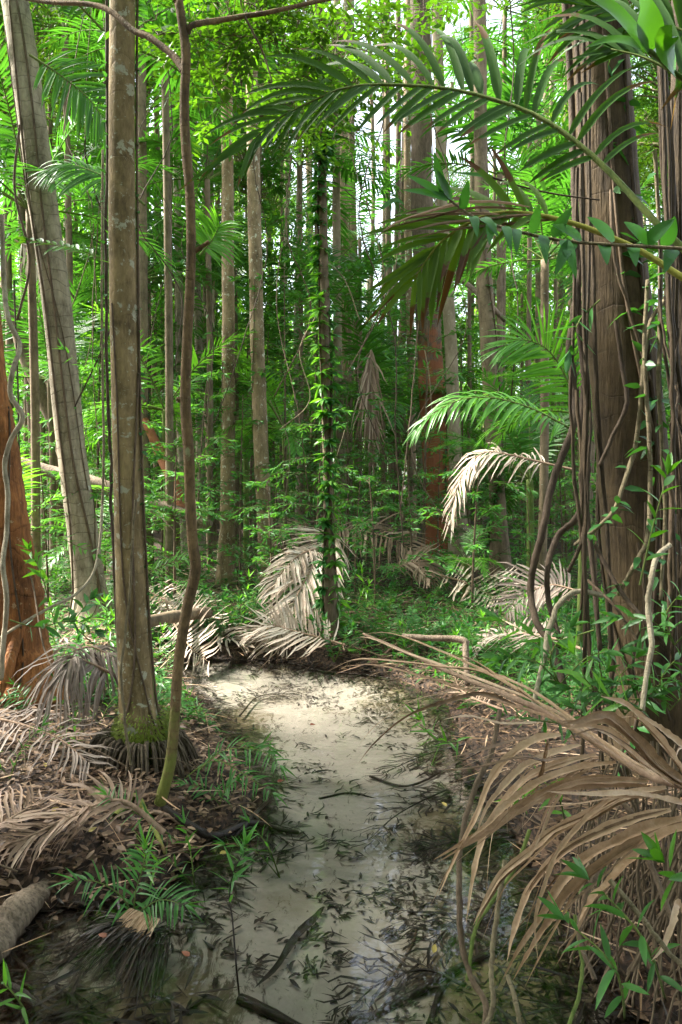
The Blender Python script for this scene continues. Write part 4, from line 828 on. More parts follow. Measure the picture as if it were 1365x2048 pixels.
# the tangle round the massive trunk
tang = [
 ([(1128,-30,4.0),(1140,150,4.0),(1146,330,3.95),(1152,480,3.9),(1158,560,3.9),(1148,640,3.85),(1142,700,3.8),(1152,780,3.8),(1148,850,3.75),(1110,960,3.7),(1085,1060,3.6),(1072,1120,3.6),(1064,1180,3.6),(1075,1240,3.5),(1110,1300,3.4),(1130,1380,3.3)], .017, 'vine_dark', 'thick dark vine swinging out left of the massive trunk'),
 ([(1172,620,3.9),(1170,740,3.9),(1160,860,3.8),(1172,950,3.8),(1150,1030,3.7),(1110,1070,3.7),(1092,1130,3.6),(1095,1200,3.6),(1120,1280,3.5)], .014, 'vine_dark', 'second dark vine looping beside the massive trunk'),
 ([(1150,-30,3.95),(1158,200,3.95),(1166,420,3.9),(1160,620,3.9),(1175,800,3.85),(1178,1000,3.8),(1190,1150,3.7),(1200,1300,3.6)], .013, 'vine_dark', 'stout brown vine hugging the left side of the massive trunk'),
 ([(1166,-30,3.9),(1172,260,3.9),(1186,520,3.85),(1192,760,3.8),(1205,960,3.8),(1216,1120,3.7),(1222,1300,3.6)], .010, 'rope', 'rope-like root down the left edge of the massive trunk'),
 ([(1330,600,3.7),(1300,650,3.65),(1285,760,3.6),(1268,880,3.6),(1235,990,3.5),(1215,1030,3.5),(1185,1060,3.5),(1150,1090,3.5)], .010, 'vine_pale', 'lichened vine crossing in front of the massive trunk to the left'),
 ([(1236,1190,3.45),(1270,1130,3.4),(1296,1080,3.4),(1302,1010,3.45),(1300,850,3.5),(1290,700,3.55),(1296,560,3.6)], .010, 'vine_pale', 'thin greenish vine down the middle of the massive trunk'),
 ([(1340,1090,3.2),(1312,1115,3.15),(1300,1170,3.1),(1298,1230,3.1),(1304,1290,3.05),(1292,1360,3.0),(1285,1420,2.95)], .011, 'vine_white', 'pale mottled vine curving down in front of the massive trunk foot'),
 ([(1338,960,3.3),(1346,1020,3.3),(1340,1140,3.3),(1338,1200,3.3),(1344,1260,3.3)], .010, 'vine', 'orange-brown stick-like vine right of the massive trunk'),
 ([(1205,1190,3.4),(1150,1185,3.4),(1118,1215,3.35),(1098,1270,3.3),(1082,1340,3.2),(1065,1420,3.1)], .012, 'vine_white', 'jointed pale cane arching left of the massive trunk foot'),
 ([(1190,1090,3.5),(1240,1180,3.4),(1300,1250,3.3),(1330,1290,3.3)], .009, 'vine_dark', 'thin dark vine crossing the foot of the massive trunk'),
 ([(1175,1160,3.5),(1230,1220,3.4),(1290,1310,3.3)], .007, 'vine', 'thin brown vine crossing lower on the massive trunk'),
 ([(1330,150,3.6),(1345,350,3.6),(1338,600,3.6),(1352,850,3.5),(1345,1100,3.4),(1356,1350,3.3)], .012, 'vine_dark', 'dark vine hanging right of the massive trunk'),
 ([(1310,300,3.7),(1322,520,3.7),(1318,760,3.6),(1330,1000,3.6),(1322,1200,3.5)], .009, 'vine_pale', 'pale thin vine hanging right of the massive trunk'),
 ([(1222,380,3.75),(1228,520,3.7),(1262,640,3.7),(1300,760,3.7)], .008, 'vine', 'thin vine slanting across the upper massive trunk'),
 ([(1232,640,3.65),(1244,720,3.65),(1258,810,3.6),(1226,880,3.6),(1200,930,3.6)], .010, 'vine_dark', 'dark forked vine in the middle of the massive trunk')]
for l, r_, mt, lab in tang: vine(pp(l), [r_, r_*1.05, r_*.9], mt, lab, 'vines around the massive trunk', wob=.0015, leaves=(26, .10, .03, 'vineleaf') if 'greenish' in lab or 'lichened' in lab or 'right of the massive' in lab and 'pale' in lab else None)
T = TREES['T10']; ar = MB()
for k in range(26):
    px0 = rng.choice([rng.uniform(1130, 1185), rng.uniform(1180, 1345), rng.uniform(1315, 1370), rng.uniform(1315, 1370)]); d0 = rng.uniform(3.4, 4.0) if px0 < 1200 or px0 > 1310 else rng.uniform(3.45, 3.85)
    y0 = rng.uniform(-40, 900) if (px0 < 1195 or px0 > 1310) else rng.uniform(1000, 1300); dx = (4 if px0 < 1200 else 12); y1 = rng.uniform(1250, 1600) if y0 < 500 else y0+rng.uniform(250, 500)
    q = pp([(px0+dx*.0, y0, d0), (px0+dx+rng.normal(0, 8), y0+(y1-y0)*.4, d0-.03), (px0+dx*2+rng.normal(0, 14), y0+(y1-y0)*.75, d0-.08), (px0+dx*3+rng.normal(0, 22), y1, d0-.1)])
    tube(ar, spline(q, 26)+np.cumsum(rng.normal(0, .004, (26, 3)), 0)*np.sin(np.linspace(0, 3.14, 26))[:, None], rng.uniform(.003, .011), sides=5, rough=.1, smooth_in=False, var=rng.random())
o = put('aerial_roots', off(ar, T['org']), 'rope', T['root']); tag(o, kind='stuff')
# dark hanging root thicket low on the right
rt = MB(); o_ = gpt(1280, 1900)
for k in range(520):
    px = rng.uniform(1120, 1480); y0 = rng.uniform(1480, 1800); d0 = rng.uniform(1.9, 3.2); s = P(px, y0, d0); e = s+np.array([rng.normal(0, .10), rng.normal(0, .1), -rng.uniform(.5, 1.0)]); e[2] = max(e[2], -.02)
    if sdf(np.array([s[0]]), np.array([s[1]]))[0] < .05: continue
    tube(rt, spline([s, (s+e)/2+rng.normal(0, .035, 3), e], 12)+rng.normal(0, .004, (12, 3)), rng.uniform(.002, .006), sides=4, smooth_in=False, var=rng.random())
tag(put('hanging_roots', rt, 'bark_dark', org=o_), 'dark tangle of fine hanging roots at the lower right', 'roots', kind='stuff')

# roots at the foot of the orange tree
T = TREES['T4']
for l, w_ in (([(70,1180,5.3),(30,1290,5.1),(8,1360,5.0),(-20,1420,4.9)], 26), ([(30,1320,5.6),(80,1370,5.4),(130,1400,5.3),(165,1400,5.3)], 22), ([(10,1340,5.5),(40,1390,5.2),(60,1410,5.1)], 20)):
    b_ = MB(); tube(b_, pp(l), np.array([w_*.6, w_, w_*.5])/2/F*5, sides=10, rough=.1, n=24); put('root', off(b_, T['org']), 'bark_orange', T['root'])
# twigs strewn on the banks
tw = MB(); n_ = 0
while n_ < 420:
    x, y = rng.uniform(-3, 3.2), rng.uniform(1.7, 9.5)
    if not .0 < clear(x, y): continue
    p0 = on(x, y, rng.uniform(.01, .07)); az = rng.uniform(0, 6.28); L = rng.uniform(.1, .55); d = np.array([math.cos(az), math.sin(az), 0]); e = on(x+d[0]*L, y+d[1]*L, rng.uniform(.0, .12)); m_ = (p0+e)/2+rng.normal(0, .03*L*3, 3)*[1, 1, .4]+[0, 0, .02]
    tube(tw, [p0, m_, e], rng.uniform(.0015, .005), sides=5, n=10, rough=.15, var=rng.random()); n_ += 1
tag(put('fallen_twigs', tw, 'vine'), 'thin dry twigs strewn over both banks', 'twigs', kind='stuff')
for k in range(16):
    px = rng.uniform(60, 1120); d = rng.uniform(6.5, 12); q = [P(px+rng.normal(0, 12)+j*rng.normal(0, 10), y, d+rng.normal(0, .1)) for j, y in enumerate(np.linspace(-30, rng.uniform(700, 1150), 6))]
    vine(q, rng.uniform(.004, .008), 'vine' if k % 2 else 'vine_dark', 'thin cord-like vine hanging straight down in the middle distance', wob=.006, leaves=(40, .09, .03, 'under') if k % 3 == 0 else None)

onto('T10', .35, .010, 'vine_dark', 'leafy climber slanting up the left of the massive trunk', FR-1.0, .05, .9, leaves=(70, .12, .035, 'vineleaf'))
onto('T10', -.3, .009, 'vine', 'leafy climber slanting up the right of the massive trunk', FR+1.2, .1, .9, leaves=(60, .12, .04, 'vineleaf'))
onto('T10', .8, .006, 'vine_dark', 'wiry vine wound round the massive trunk', FR-.4, .1, .8)
onto('T10', -.7, .007, 'rope', 'second wiry vine wound round the massive trunk', FR+.6, .0, .7)
onto('T11', .4, .008, 'vine_dark', 'leafy vine on the trunk at the right edge', FR-.6, 0, 1, leaves=(120, .10, .035, 'vineleaf'))
# ------------------------------------------------------------------ foreground palm fronds, upper right
def gfrond(path, up, leaf, label, name='palm_frond', rmat='stem', **kw):
    a, b = MB(), MB(); q = np.array(path); frond(a, b, q, up, **kw); org = q[0]
    r = empty(name, org, 0, label, 'palm frond'); put('foliage', off(a, org), leaf, r); put('rachis', off(b, org), rmat, r); return r
gfrond(pp([(1500,640,2.5),(1400,530,2.5),(1307,440,2.55),(1240,365,2.6),(1160,290,2.65),(1075,232,2.7),(990,200,2.75),(900,178,2.8),(800,170,2.85),(700,173,2.9),(620,205,2.95),(545,245,3.0),(490,300,3.0)]), (.05,-1,.30), 'palm_near',
       'largest dark green frond arching across the upper right, several leaflet tips withered', n=28, L=.43, Wd=.031, s0=.28, a0=72, a1=22, droop=.75, lift=.10, segs=7, r0=.013, jit=.10, ends=(.75,1,.75), lside=(.62,1.0), dside=(.45,1.0), fold=.3)
gfrond(pp([(1460,610,2.2),(1365,555,2.25),(1272,497,2.3),(1142,445,2.35),(1032,425,2.4),(962,435,2.4),(897,472,2.4),(857,515,2.4),(822,572,2.4)]), (.1,-.9,.45), 'palm_old',
       'yellowing frond with brown-tipped leaflets, below the largest arching one', n=20, L=.27, Wd=.026, s0=.42, a0=60, a1=20, droop=.5, lift=.1, segs=6, r0=.011, jit=.16, ends=(.8,1,.7), rmat='stem_yel')
gfrond(pp([(1560,330,2.1),(1480,250,2.1),(1400,180,2.15),(1300,120,2.2),(1210,95,2.25)]), (.1,-1,.3), 'palm_near',
       'dark frond at the top right corner with long leaflets hanging over the massive trunk', n=17, L=.44, Wd=.034, s0=.12, a0=62, a1=20, droop=.9, lift=.1, segs=6, r0=.010, sides=(1,), ends=(.9,1,.7))
gfrond(pp([(1560,180,2.3),(1450,110,2.3),(1360,60,2.35),(1240,20,2.4),(1150,10,2.4)]), (.1,-1,.2), 'palm_near', 'dark frond high in the top right corner behind the broad leaves', n=16, L=.40, Wd=.032, a0=60, a1=20, droop=.8, lift=.1, segs=6, r0=.010)
# dry narrow leaflets hanging off the yellowing frond
a = MB()
for l in ([(1060,415),(960,405),(860,425),(780,455),(738,498)], [(1050,420),(950,418),(850,440),(760,460)], [(1080,430),(980,440),(880,450),(790,470)], [(1000,430),(920,430),(860,432),(800,440)], [(1120,440),(1020,450),(900,462),(820,480)]):
    ribbon(a, pp([(x, y, 2.38-.01*i) for i, (x, y) in enumerate(l)]), .016, (0, -.5, 1), segs=10, fold=.9, crinkle=.05)
tag(put('dry_leaflets', a, 'dead_tan', org=P(1080, 430, 2.38)), 'bundle of dry brown leaflets lying along the yellowing frond', 'dry leaves', kind='stuff')
# mid-distance sunlit fronds
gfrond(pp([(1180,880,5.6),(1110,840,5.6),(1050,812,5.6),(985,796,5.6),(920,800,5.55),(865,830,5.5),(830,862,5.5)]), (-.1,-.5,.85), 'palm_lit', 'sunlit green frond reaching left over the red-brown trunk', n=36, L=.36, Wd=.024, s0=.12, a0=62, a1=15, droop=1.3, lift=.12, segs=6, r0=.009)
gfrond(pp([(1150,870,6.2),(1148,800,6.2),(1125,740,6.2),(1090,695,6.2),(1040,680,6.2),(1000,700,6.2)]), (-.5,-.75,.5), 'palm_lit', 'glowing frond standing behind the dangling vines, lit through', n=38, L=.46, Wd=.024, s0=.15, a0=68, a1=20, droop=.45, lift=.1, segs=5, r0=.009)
gfrond(pp([(290,410,7),(240,370,7),(190,345,7),(140,330,7),(100,345,7)]), (0,-.6,.8), 'palm', 'backlit frond between the leaning palm and the thick straight palm', n=34, L=.5, Wd=.03, a0=65, a1=20, droop=1.2)
gfrond(pp([(60,110,7.5),(120,150,7.5),(180,200,7.5),(225,265,7.5)]), (0,-.9,.5), 'palm', 'big dark ladder-like frond slanting down behind the leaning palm', n=30, L=.6, Wd=.036, a0=70, a1=25, droop=.5)
gfrond(pp([(400,510,9),(425,480,9),(440,450,9)]), (0,-1,.3), 'palm_lit', 'small glowing frond right of the crooked sapling stub', n=22, L=.5, Wd=.03, a0=75, a1=30, droop=.8)
# broad leaves and leafy stems, top right
def leafstem(path, leaves, smat, lmat, label, r=.006, name='leafy_shoot', prof='ovate', cat='leafy shoot', nr=(0, -1, .3)):
    q = pp(path); t = MB(); tube(t, q, [r, r*.7], sides=7, n=24); a = MB()
    for (pts, w) in leaves: ribbon(a, pp(pts), w, nr, segs=10, fold=.22, prof=prof)
    rt = empty(name, q[0], 0, label, cat); put('stem', off(t, q[0]), smat, rt); put('foliage', off(a, q[0]), lmat, rt)
leafstem([(1480,240,1.6),(1365,158,1.6),(1310,110,1.6),(1290,95,1.6)],
 [([(1298,104,1.6),(1260,60,1.55),(1215,15,1.5),(1150,-20,1.45)], .055), ([(1302,104,1.6),(1298,60,1.58),(1285,10,1.56),(1262,-60,1.5)], .060), ([(1352,150,1.6),(1335,110,1.56),(1330,75,1.54),(1345,50,1.52)], .062), ([(1375,160,1.6),(1365,110,1.55),(1380,60,1.5)], .06),
  ([(1300,108,1.6),(1262,84,1.6),(1215,80,1.62),(1170,96,1.62)], .022), ([(1320,112,1.62),(1310,95,1.7),(1300,110,1.75)], .03)], 'stem', 'ginger', 'stem with broad glossy blades poking in at the top right corner')
LV = []
for x, y, dx, dy, w in [(905,400,-40,-70,.020),(893,395,-80,-45,.020),(888,392,-20,-90,.020),(900,400,-95,-20,.018),(925,420,12,-60,.02),(945,432,10,42,.020),(962,436,35,38,.018),(985,444,-6,46,.022),(1010,452,12,50,.02),(1035,458,-2,50,.02),(1065,466,14,-58,.022),(1085,470,8,60,.022),(1105,474,40,-60,.024),(1125,478,28,80,.026),(1150,482,-40,70,.028),(1165,480,-60,-30,.026),(1205,486,10,44,.028),(1230,482,-55,-48,.030),(1262,488,10,46,.028),(1300,490,-52,-46,.032),(1330,494,20,-62,.032),(1350,496,-20,50,.03),(1290,488,60,-50,.03)]:
    LV.append(([(x, y, 1.95), (x+dx*.5, y+dy*.42-6, 1.92), (x+dx, y+dy, 1.9)], w*1.15))
leafstem([(1480,505,1.9),(1365,497,1.9),(1240,490,1.92),(1130,482,1.95),(1040,464,1.95),(960,440,1.95),(915,412,1.95),(888,388,1.95)], LV, 'vine_pale', 'vineleaf', 'climbing stem with hanging heart-shaped leaves crossing the massive trunk', r=.0045, name='climbing_plant')
leafstem([(985,355,3),(1040,372,3),(1110,388,3),(1200,400,3)], [([(990,356,3),(960,350,3),(905,345,3)], .02), ([(1030,368,3),(1010,330,3),(1000,310,3)], .018), ([(1090,382,3),(1080,350,3),(1075,320,3)], .02)], 'vine_dark', 'under', 'thin dark twig with few leaves behind the arching fronds', r=.004)
leafstem([(690,380,8),(715,400,8),(760,420,8)], [([(760,420,8),(790,400,8),(810,410,8)], .05)], 'vine_dark', 'under', 'short twig right of the vine-wrapped trunk')
# ------------------------------------------------------------------ big brown dead frond, lower right
C0 = (682, 1350)
def cr(l, d0, d1): return pp([(C0[0]+x/2, C0[1]+y/2, d0+(d1-d0)*i/(len(l)-1)) for i, (x, y) in enumerate(l)])
rt = empty('dead_palm_frond', P(1400, 1600, 1.9), 0, 'huge brown dead frond with drooping curled leaflets at the lower right', 'dead frond'); o0 = P(1400, 1600, 1.9)
arcs = [
 ([(1230,430),(1000,400),(830,410),(680,490),(560,590),(470,660),(370,740)], 24),  ([(1100,350),(900,370),(740,420),(620,520),(560,600),(510,660)], 20),
 ([(1020,320),(860,330),(700,375),(600,470),(530,600),(505,780),(500,1000)], 22), ([(960,280),(830,300),(700,350),(610,440),(560,520),(540,640)], 18), ([(880,240),(760,232),(650,290),(590,370),(545,520),(450,730),(390,885)], 22),
 ([(1300,450),(1100,470),(960,540),(800,600),(690,700),(590,790),(550,900),(530,1000)], 26), ([(1320,540),(1150,560),(1000,600),(850,670),(730,790),(680,900),(660,1050),(665,1150)], 28), ([(1420,560),(1200,585),(1050,640),(920,700),(840,790),(760,950),(690,1080),(630,1250)], 30),
 ([(1420,590),(1200,625),(1000,720),(870,820),(810,940),(740,1090),(690,1220)], 28), ([(1420,600),(1260,630),(1130,730),(1040,840),(975,910),(950,1000),(860,1165)], 34), ([(1400,450),(1250,330),(1150,200),(1050,110),(960,150),(880,200)], 26),
 ([(1400,440),(1300,280),(1200,150),(1130,85),(1040,85)], 22), ([(1420,330),(1300,230),(1180,150)], 20), ([(1330,440),(1180,330),(1060,210),(960,172),(870,182)], 24), 
 ([(1365,960),(1340,880),(1330,960),(1290,1080),(1240,1145)], 20), ([(760,460),(800,400),(820,300),(830,240)], 8), ([(900,330),(820,350),(740,330),(560,380),(420,395),(300,350)], 10), ([(860,240),(700,260),(560,300),(440,330)], 10),
 ([(700,120),(560,40),(420,60),(240,120),(110,250),(65,360)], 10), ([(800,190),(640,200),(500,160),(400,180)], 9), ([(1020,340),(900,400),(820,520),(790,620),(760,700)], 14), ([(1100,480),(960,560),(820,700),(760,860),(740,1000),(790,1150)], 14), ([(1400,520),(1250,490),(1120,470),(980,480),(820,465)], 18)]
for j, (l, w) in enumerate(arcs):
    d0 = rng.uniform(1.85, 2.15); d1 = d0-rng.uniform(.05, .35); a = MB(); ww = w/2/F*1.95*1.45
    q = cr(l, d0, d1); q = q*.72+.28*(q[0]+np.linspace(0, 1, len(q))[:, None]*(q[-1]-q[0])); ribbon(a, q, ww, (.1, -.7, .6), segs=30, fold=.85, crinkle=.09, twist=rng.normal(0, .5), var=rng.uniform(.0, 1))
    if j % 5 == 0: ribbon(a, q*.985+np.array([.01, .03, .004*1.0]), ww*.8, (.3, -.7, .4), segs=22, fold=.8, crinkle=.09, twist=.4, var=rng.uniform(.1, .7))
    for _ in range(1):
        q2 = q+rng.normal(0, .006, 3)+np.linspace(0, 1, len(q))[:, None]**1.5*rng.normal(0, .035, 3); c0 = rng.integers(0, 2); ribbon(a, q2[c0:], ww*rng.uniform(.12, .35), (.1, -.7, .6), segs=18, fold=.6, crinkle=.12, twist=rng.normal(0, 1), var=rng.uniform(0, 1))
    put('leaflet', off(a, o0), 'dead_brown', rt)
b = MB(); tube(b, cr([(1600,560),(1420,450),(1250,405),(1050,290),(850,165),(650,75),(450,-5),(240,-100),(90,-165)], 1.8, 3.3), [.016,.015,.012,.01,.008,.005], sides=9, n=50, rough=.1); put('rachis', off(b, o0), 'rachis_dead', rt)
for l in ([(1250,400),(1000,240),(800,120),(600,40),(420,-30),(250,-90),(100,-150),(15,-130)], [(1150,350),(950,200),(750,60),(560,-20),(380,-100),(200,-165),(60,-160)], [(1200,400),(1000,270),(850,180),(700,130),(500,60),(300,0),(130,-40),(-20,-30)], [(900,190),(700,60),(560,-10),(400,-30),(240,-50),(60,-60),(-60,-10)], [(800,120),(640,20),(520,-60),(400,-90)]):
    a = MB(); ribbon(a, cr(l, 1.95, 3.1), .013, (.1, -.7, .7), segs=26, fold=.9, crinkle=.05, var=rng.random()); put('leaflet', off(a, o0), 'dead_brown', rt)
# ------------------------------------------------------------------ thin canes over the water, lower right
for l, r_, mt, lab in [
 ([(1000,1420,2.6),(985,1500,2.5),(950,1580,2.4),(928,1680,2.3),(925,1780,2.2),(932,1870,2.15),(950,1950,2.1),(975,2010,2.05),(965,2080,2.0)], .0085, 'vine', 'brown-green cane curving down left of the brown foreground frond'),
 ([(1010,1720,2.2),(1000,1800,2.15),(990,1880,2.1),(985,1950,2.05),(985,2020,2.0),(955,2090,1.95)], .007, 'vine_pale', 'pale cane beside the brown-green one at the lower right'),
 ([(1060,1660,2.3),(1030,1740,2.25),(985,1810,2.2),(950,1860,2.15),(935,1960,2.1)], .006, 'stem', 'green cane slanting across the two upright canes'),
 ([(1015,1950,2.0),(1030,2010,1.95),(1045,2090,1.9)], .006, 'vine_pale', 'short pale cane at the bottom edge'),
 ([(1190,1960,1.9),(1160,1870,2.0),(1180,1780,2.1),(1230,1700,2.2),(1290,1670,2.2)], .006, 'vine', 'thin stem rising to the right among the hanging roots'),
 ([(1220,1760,1.85),(1290,1840,1.8),(1340,1900,1.75),(1400,1960,1.7)], .006, 'vine_pale', 'straight pale stick slanting down at the right edge'),
 ([(1180,1560,2.4),(1260,1620,2.3),(1300,1720,2.2),(1350,1850,2.0)], .008, 'vine', 'brown stem passing behind the brown frond at the right edge'),
 ([(1150,1830,2.1),(1165,1950,2.0),(1130,2080,1.9)], .005, 'stem', 'green stem near the bottom among dark roots')]:
    vine(pp(l), r_, mt, lab, 'canes and stems over the right bank', name='cane', wob=.001)
# ------------------------------------------------------------------ single leafy plants near the camera
def plant(path, n, L, Wd, mat, label, droop=.3, radial=True, prof='lance', name='leafy_plant', smat='stem', a=60, tuft=5, r=.004, extra=(), group=None, s0=.15):
    q = np.array(path); a_, b_ = MB(), MB(); spray(a_, b_, q, n, L, Wd, up=(0, -.5, .85), a=a, droop=droop, prof=prof, segs=5, r=r, tuft=tuft, radial=radial, s0=s0)
    for e in extra: spray(a_, b_, np.array(e), n, L, Wd, up=(0, -.5, .85), a=a, droop=droop, prof=prof, segs=5, r=r*.8, tuft=tuft, radial=radial, s0=s0)
    rt = empty(name, q[0], 0, label, 'plant', group); put('foliage', off(a_, q[0]), mat, rt); put('stem', off(b_, q[0]), smat, rt)
plant([gpt(480,2010,0), *pp([(470,1900,2.75),(465,1830,2.8),(458,1770,2.82),(480,1720,2.8),(490,1690,2.8)])], 16, .095, .017, 'under', 'strap-leaved plant on a black stick standing in the stream', s0=.5, smat='wood_wet')
plant([gpt(270,1860,0), *pp([(250,1800,3.0),(200,1765,2.95),(150,1760,2.9)])], 22, .11, .010, 'under', 'fern-like narrow-leaved plant above the wet leaf base', radial=False, droop=.7, extra=([gpt(270,1860,0), *pp([(270,1790,3.0),(285,1740,3.0),(290,1700,3.0)])], pp([(270,1830,3),(320,1800,2.95),(370,1810,2.9)])))
plant([gpt(360,1690,0), *pp([(300,1640,3.4),(240,1610,3.4),(215,1590,3.4)])], 20, .10, .009, 'under', 'narrow-leaved plant in front of the crooked sapling foot', radial=False, droop=.5)
plant([gpt(370,1560,0), *pp([(430,1520,3.9),(490,1550,3.8),(545,1585,3.7)])], 26, .11, .011, 'under', 'narrow-leaved plant leaning from the left bank over the sand', radial=False, droop=.7, extra=(pp([(400,1540,3.9),(450,1500,3.9),(520,1500,3.8),(560,1530,3.7)]),))
plant([gpt(500,1505,0), *pp([(530,1490,4.0),(545,1500,3.9)])], 8, .12, .01, 'under', 'grassy tuft at the bend of the left bank')
plant([gpt(930,1480,0), *pp([(900,1485,3.9),(865,1475,3.85),(842,1440,3.8)])], 14, .14, .013, 'under2', 'bright strap-leaved plant over the water by the right bank', droop=.5)
plant([gpt(330,1720,0), *pp([(295,1740,3.1),(290,1690,3.1)])], 10, .12, .012, 'under2', 'upright green shoot at the foot of the crooked sapling')
plant([gpt(120,1290,.0), *pp([(90,1170,4.9),(75,1130,4.9),(60,1100,4.8)])], 14, .11, .026, 'under2', 'green shoot in front of the orange trunk')
plant(pp([(20,1240,4.2),(80,1255,4.2),(140,1240,4.2),(190,1260,4.2)]), 14, .10, .032, 'vineleaf', 'dark blue-green broad-leaved sprig in front of the orange trunk foot', radial=True, prof='leaf')
plant(pp([(190,1290,4.3),(150,1250,4.3),(165,1220,4.3),(180,1200,4.3)]), 10, .10, .032, 'vineleaf', 'second dark broad-leaved sprig nearer the thick straight palm', prof='leaf')
plant(pp([(60,1060,5.2),(110,1070,5.2),(150,1090,5.2),(195,1110,5.2)]), 16, .09, .02, 'under2', 'bright yellow-green sprig across the leaning palm foot', radial=False)
plant(pp([(240,560,4.6),(232,500,4.6),(228,460,4.6)]), 5, .13, .018, 'under2', 'small epiphyte shoot on the thick straight palm', droop=.4)
plant(pp([(290,1150,5),(330,1130,5),(372,1115,5)]), 16, .12, .016, 'under2', 'bright narrow sprig between the thick palm and the crooked sapling', radial=False)
plant(pp([(210,520,6),(160,500,6),(110,490,6),(60,480,6)]), 22, .14, .03, 'broad', 'dark leafy sprig crossing the leaning palm at mid height', radial=False, prof='leaf')
plant(pp([(240,760,6.6),(180,740,6.6),(130,700,6.6)]), 8, .12, .02, 'under', 'thin sprig across the leaning palm')
plant(pp([(1285,1420,2.9),(1230,1400,2.9),(1180,1370,2.9),(1150,1310,2.9)]), 12, .13, .022, 'under2', 'bright leafy shoot at the foot of the massive trunk', prof='leaf')
plant(pp([(1280,1170,2.8),(1300,1080,2.8),(1318,1010,2.8),(1335,950,2.8)]), 10, .11, .024, 'ginger', 'bright green shoot standing on the right side of the massive trunk', prof='leaf')
plant(pp([(1500,1720,1.5),(1420,1740,1.5),(1370,1760,1.5),(1330,1725,1.5)]), 6, .10, .02, 'ginger', 'bright leaves poking in at the right edge below the brown frond', prof='leaf')
plant([gpt(1330,2000,0), *pp([(1300,1900,1.8),(1240,1820,1.8),(1180,1760,1.85)])], 16, .09, .017, 'under', 'leafy stem among the hanging roots at the lower right', prof='leaf', droop=.6)
plant([gpt(1250,2040,0), *pp([(1240,1960,1.75),(1200,1900,1.75),(1130,1840,1.8)])], 12, .09, .016, 'under', 'lower leafy stem at the bottom right', prof='leaf', droop=.6)
plant([gpt(1130,1650,0), *pp([(1120,1600,2.7),(1080,1560,2.7),(1040,1590,2.7)])], 12, .10, .018, 'under2', 'green shoot behind the brown frond over the water', prof='leaf')
for px, py, lab in [(1190,1420,'green leafy plant at the left foot of the massive trunk'),(1250,1390,'green leafy plant before the foot of the massive trunk'),(1340,1380,'green leafy plant right of the massive trunk foot'),(1120,1330,'small green plant behind the jointed cane'),(1350,1250,'leafy shoot low by the right edge trunk')]:
    q0 = P(px, py+40, 3.2); plant([q0, q0+[-.04, 0, .12], q0+[.03, -.03, .24]], 14, .12, .022, 'under', lab, prof='leaf', droop=.6, extra=([q0, q0+[-.1, -.03, .1], q0+[-.24, -.05, .12]], [q0, q0+[.1, -.03, .12], q0+[.22, -.05, .15]]))
plant([gpt(1150,1480,0), *pp([(1130,1450,3.2),(1060,1440,3.2),(1010,1430,3.2)])], 14, .1, .016, 'under', 'green sprig on the right bank behind the brown frond')
plant([gpt(60,2040,0), *pp([(30,1990,2.4),(0,1960,2.4)])], 10, .10, .012, 'under2', 'small bright tuft in the bottom left corner')
plant(pp([(1190,1260,3.2),(1100,1280,3.4),(1000,1240,3.6)]), 14, .13, .02, 'under', 'green sprig left of the massive trunk foot', prof='leaf')
plant(pp([(1200,600,3.4),(1160,640,3.4),(1140,700,3.4)]), 8, .13, .03, 'vineleaf', 'dark leaves on the vines left of the massive trunk', prof='leaf')
for px, py, lab in [(150,1500,'low green sprig beside the drooping grey frond'),(60,1430,'low green sprig under the orange trunk'),(400,1450,'green sprig beneath the crooked sapling bend'),(440,1610,'thin green sprig over the black wet branch'),(330,1500,'green sprig between the mossy palm foot and the crooked sapling'),(560,1760,'tiny green shoot on the clear sand edge'),(20,1560,'small green sprig at the left edge of the bank'),(390,1780,'small bright sprig where the left bank meets the sand'),(200,1450,'green sprig in front of the mossy palm foot')]:
    b0 = gpt(px, py, 0); az = rng.uniform(0, 6.28); sz = rng.uniform(.14, .24)
    plant([b0, b0+[.3*sz*math.cos(az), .3*sz*math.sin(az), sz*.6], b0+[.8*sz*math.cos(az), .8*sz*math.sin(az), sz]], 14, .09, .011, 'under', lab, radial=bool(rng.random() < .5), droop=.6, extra=([b0, b0+[-.5*sz, .1*sz, sz*.5], b0+[-1.1*sz, 0, sz*.7]],))
# ------------------------------------------------------------------ seedlings on the ground (individuals) and ground cover (stuff)
def seed_proto(kind):
    a, b = MB(), MB()
    if kind == 0:
        for k in range(3):
            az = k*2.1+rng.uniform(-.4, .4); d = branch_dir(R_(rng.uniform(35, 80)), az); spray(a, b, [np.zeros(3), d*.2, d*.38+[0, 0, -.03]], 18, .11, .014, segs=3, droop=.5, cols=3, prof='lance')
    elif kind == 1: spray(a, b, [np.zeros(3), [.02, 0, .18], [.0, .03, .36]], 12, .14, .020, segs=4, radial=True, droop=.5, prof='lance', tuft=5)
    elif kind == 2:
        for k in range(6):
            az = k*1.05; d = branch_dir(R_(rng.uniform(25, 70)), az); frond(a, b, [np.zeros(3), d*.22, d*.42+[0, 0, -.06]], nrm(np.cross(np.cross(d, [0, 0, 1]), d)), n=16, L=.075, Wd=.015, r0=.003, segs=3, droop=.4, a0=80, a1=50, nr=24)
    elif kind == 3:
        for k in range(5):
            az = k*1.3; d = branch_dir(R_(rng.uniform(20, 80)), az); spray(a, b, [np.zeros(3), d*.25, d*.45+[0, 0, -.05]], 12, .085, .034, segs=3, droop=.4, prof='leaf')
    return a.mesh('foliage', M['under2' if kind == 1 else 'under' if kind != 3 else 'vineleaf']), b.mesh('stem', M['stem'])
SEED = [seed_proto(k) for k in range(4)]; kn = ['narrow-leaved', 'strap-leaved bright', 'feathery fern-like', 'round-leaved bluish']
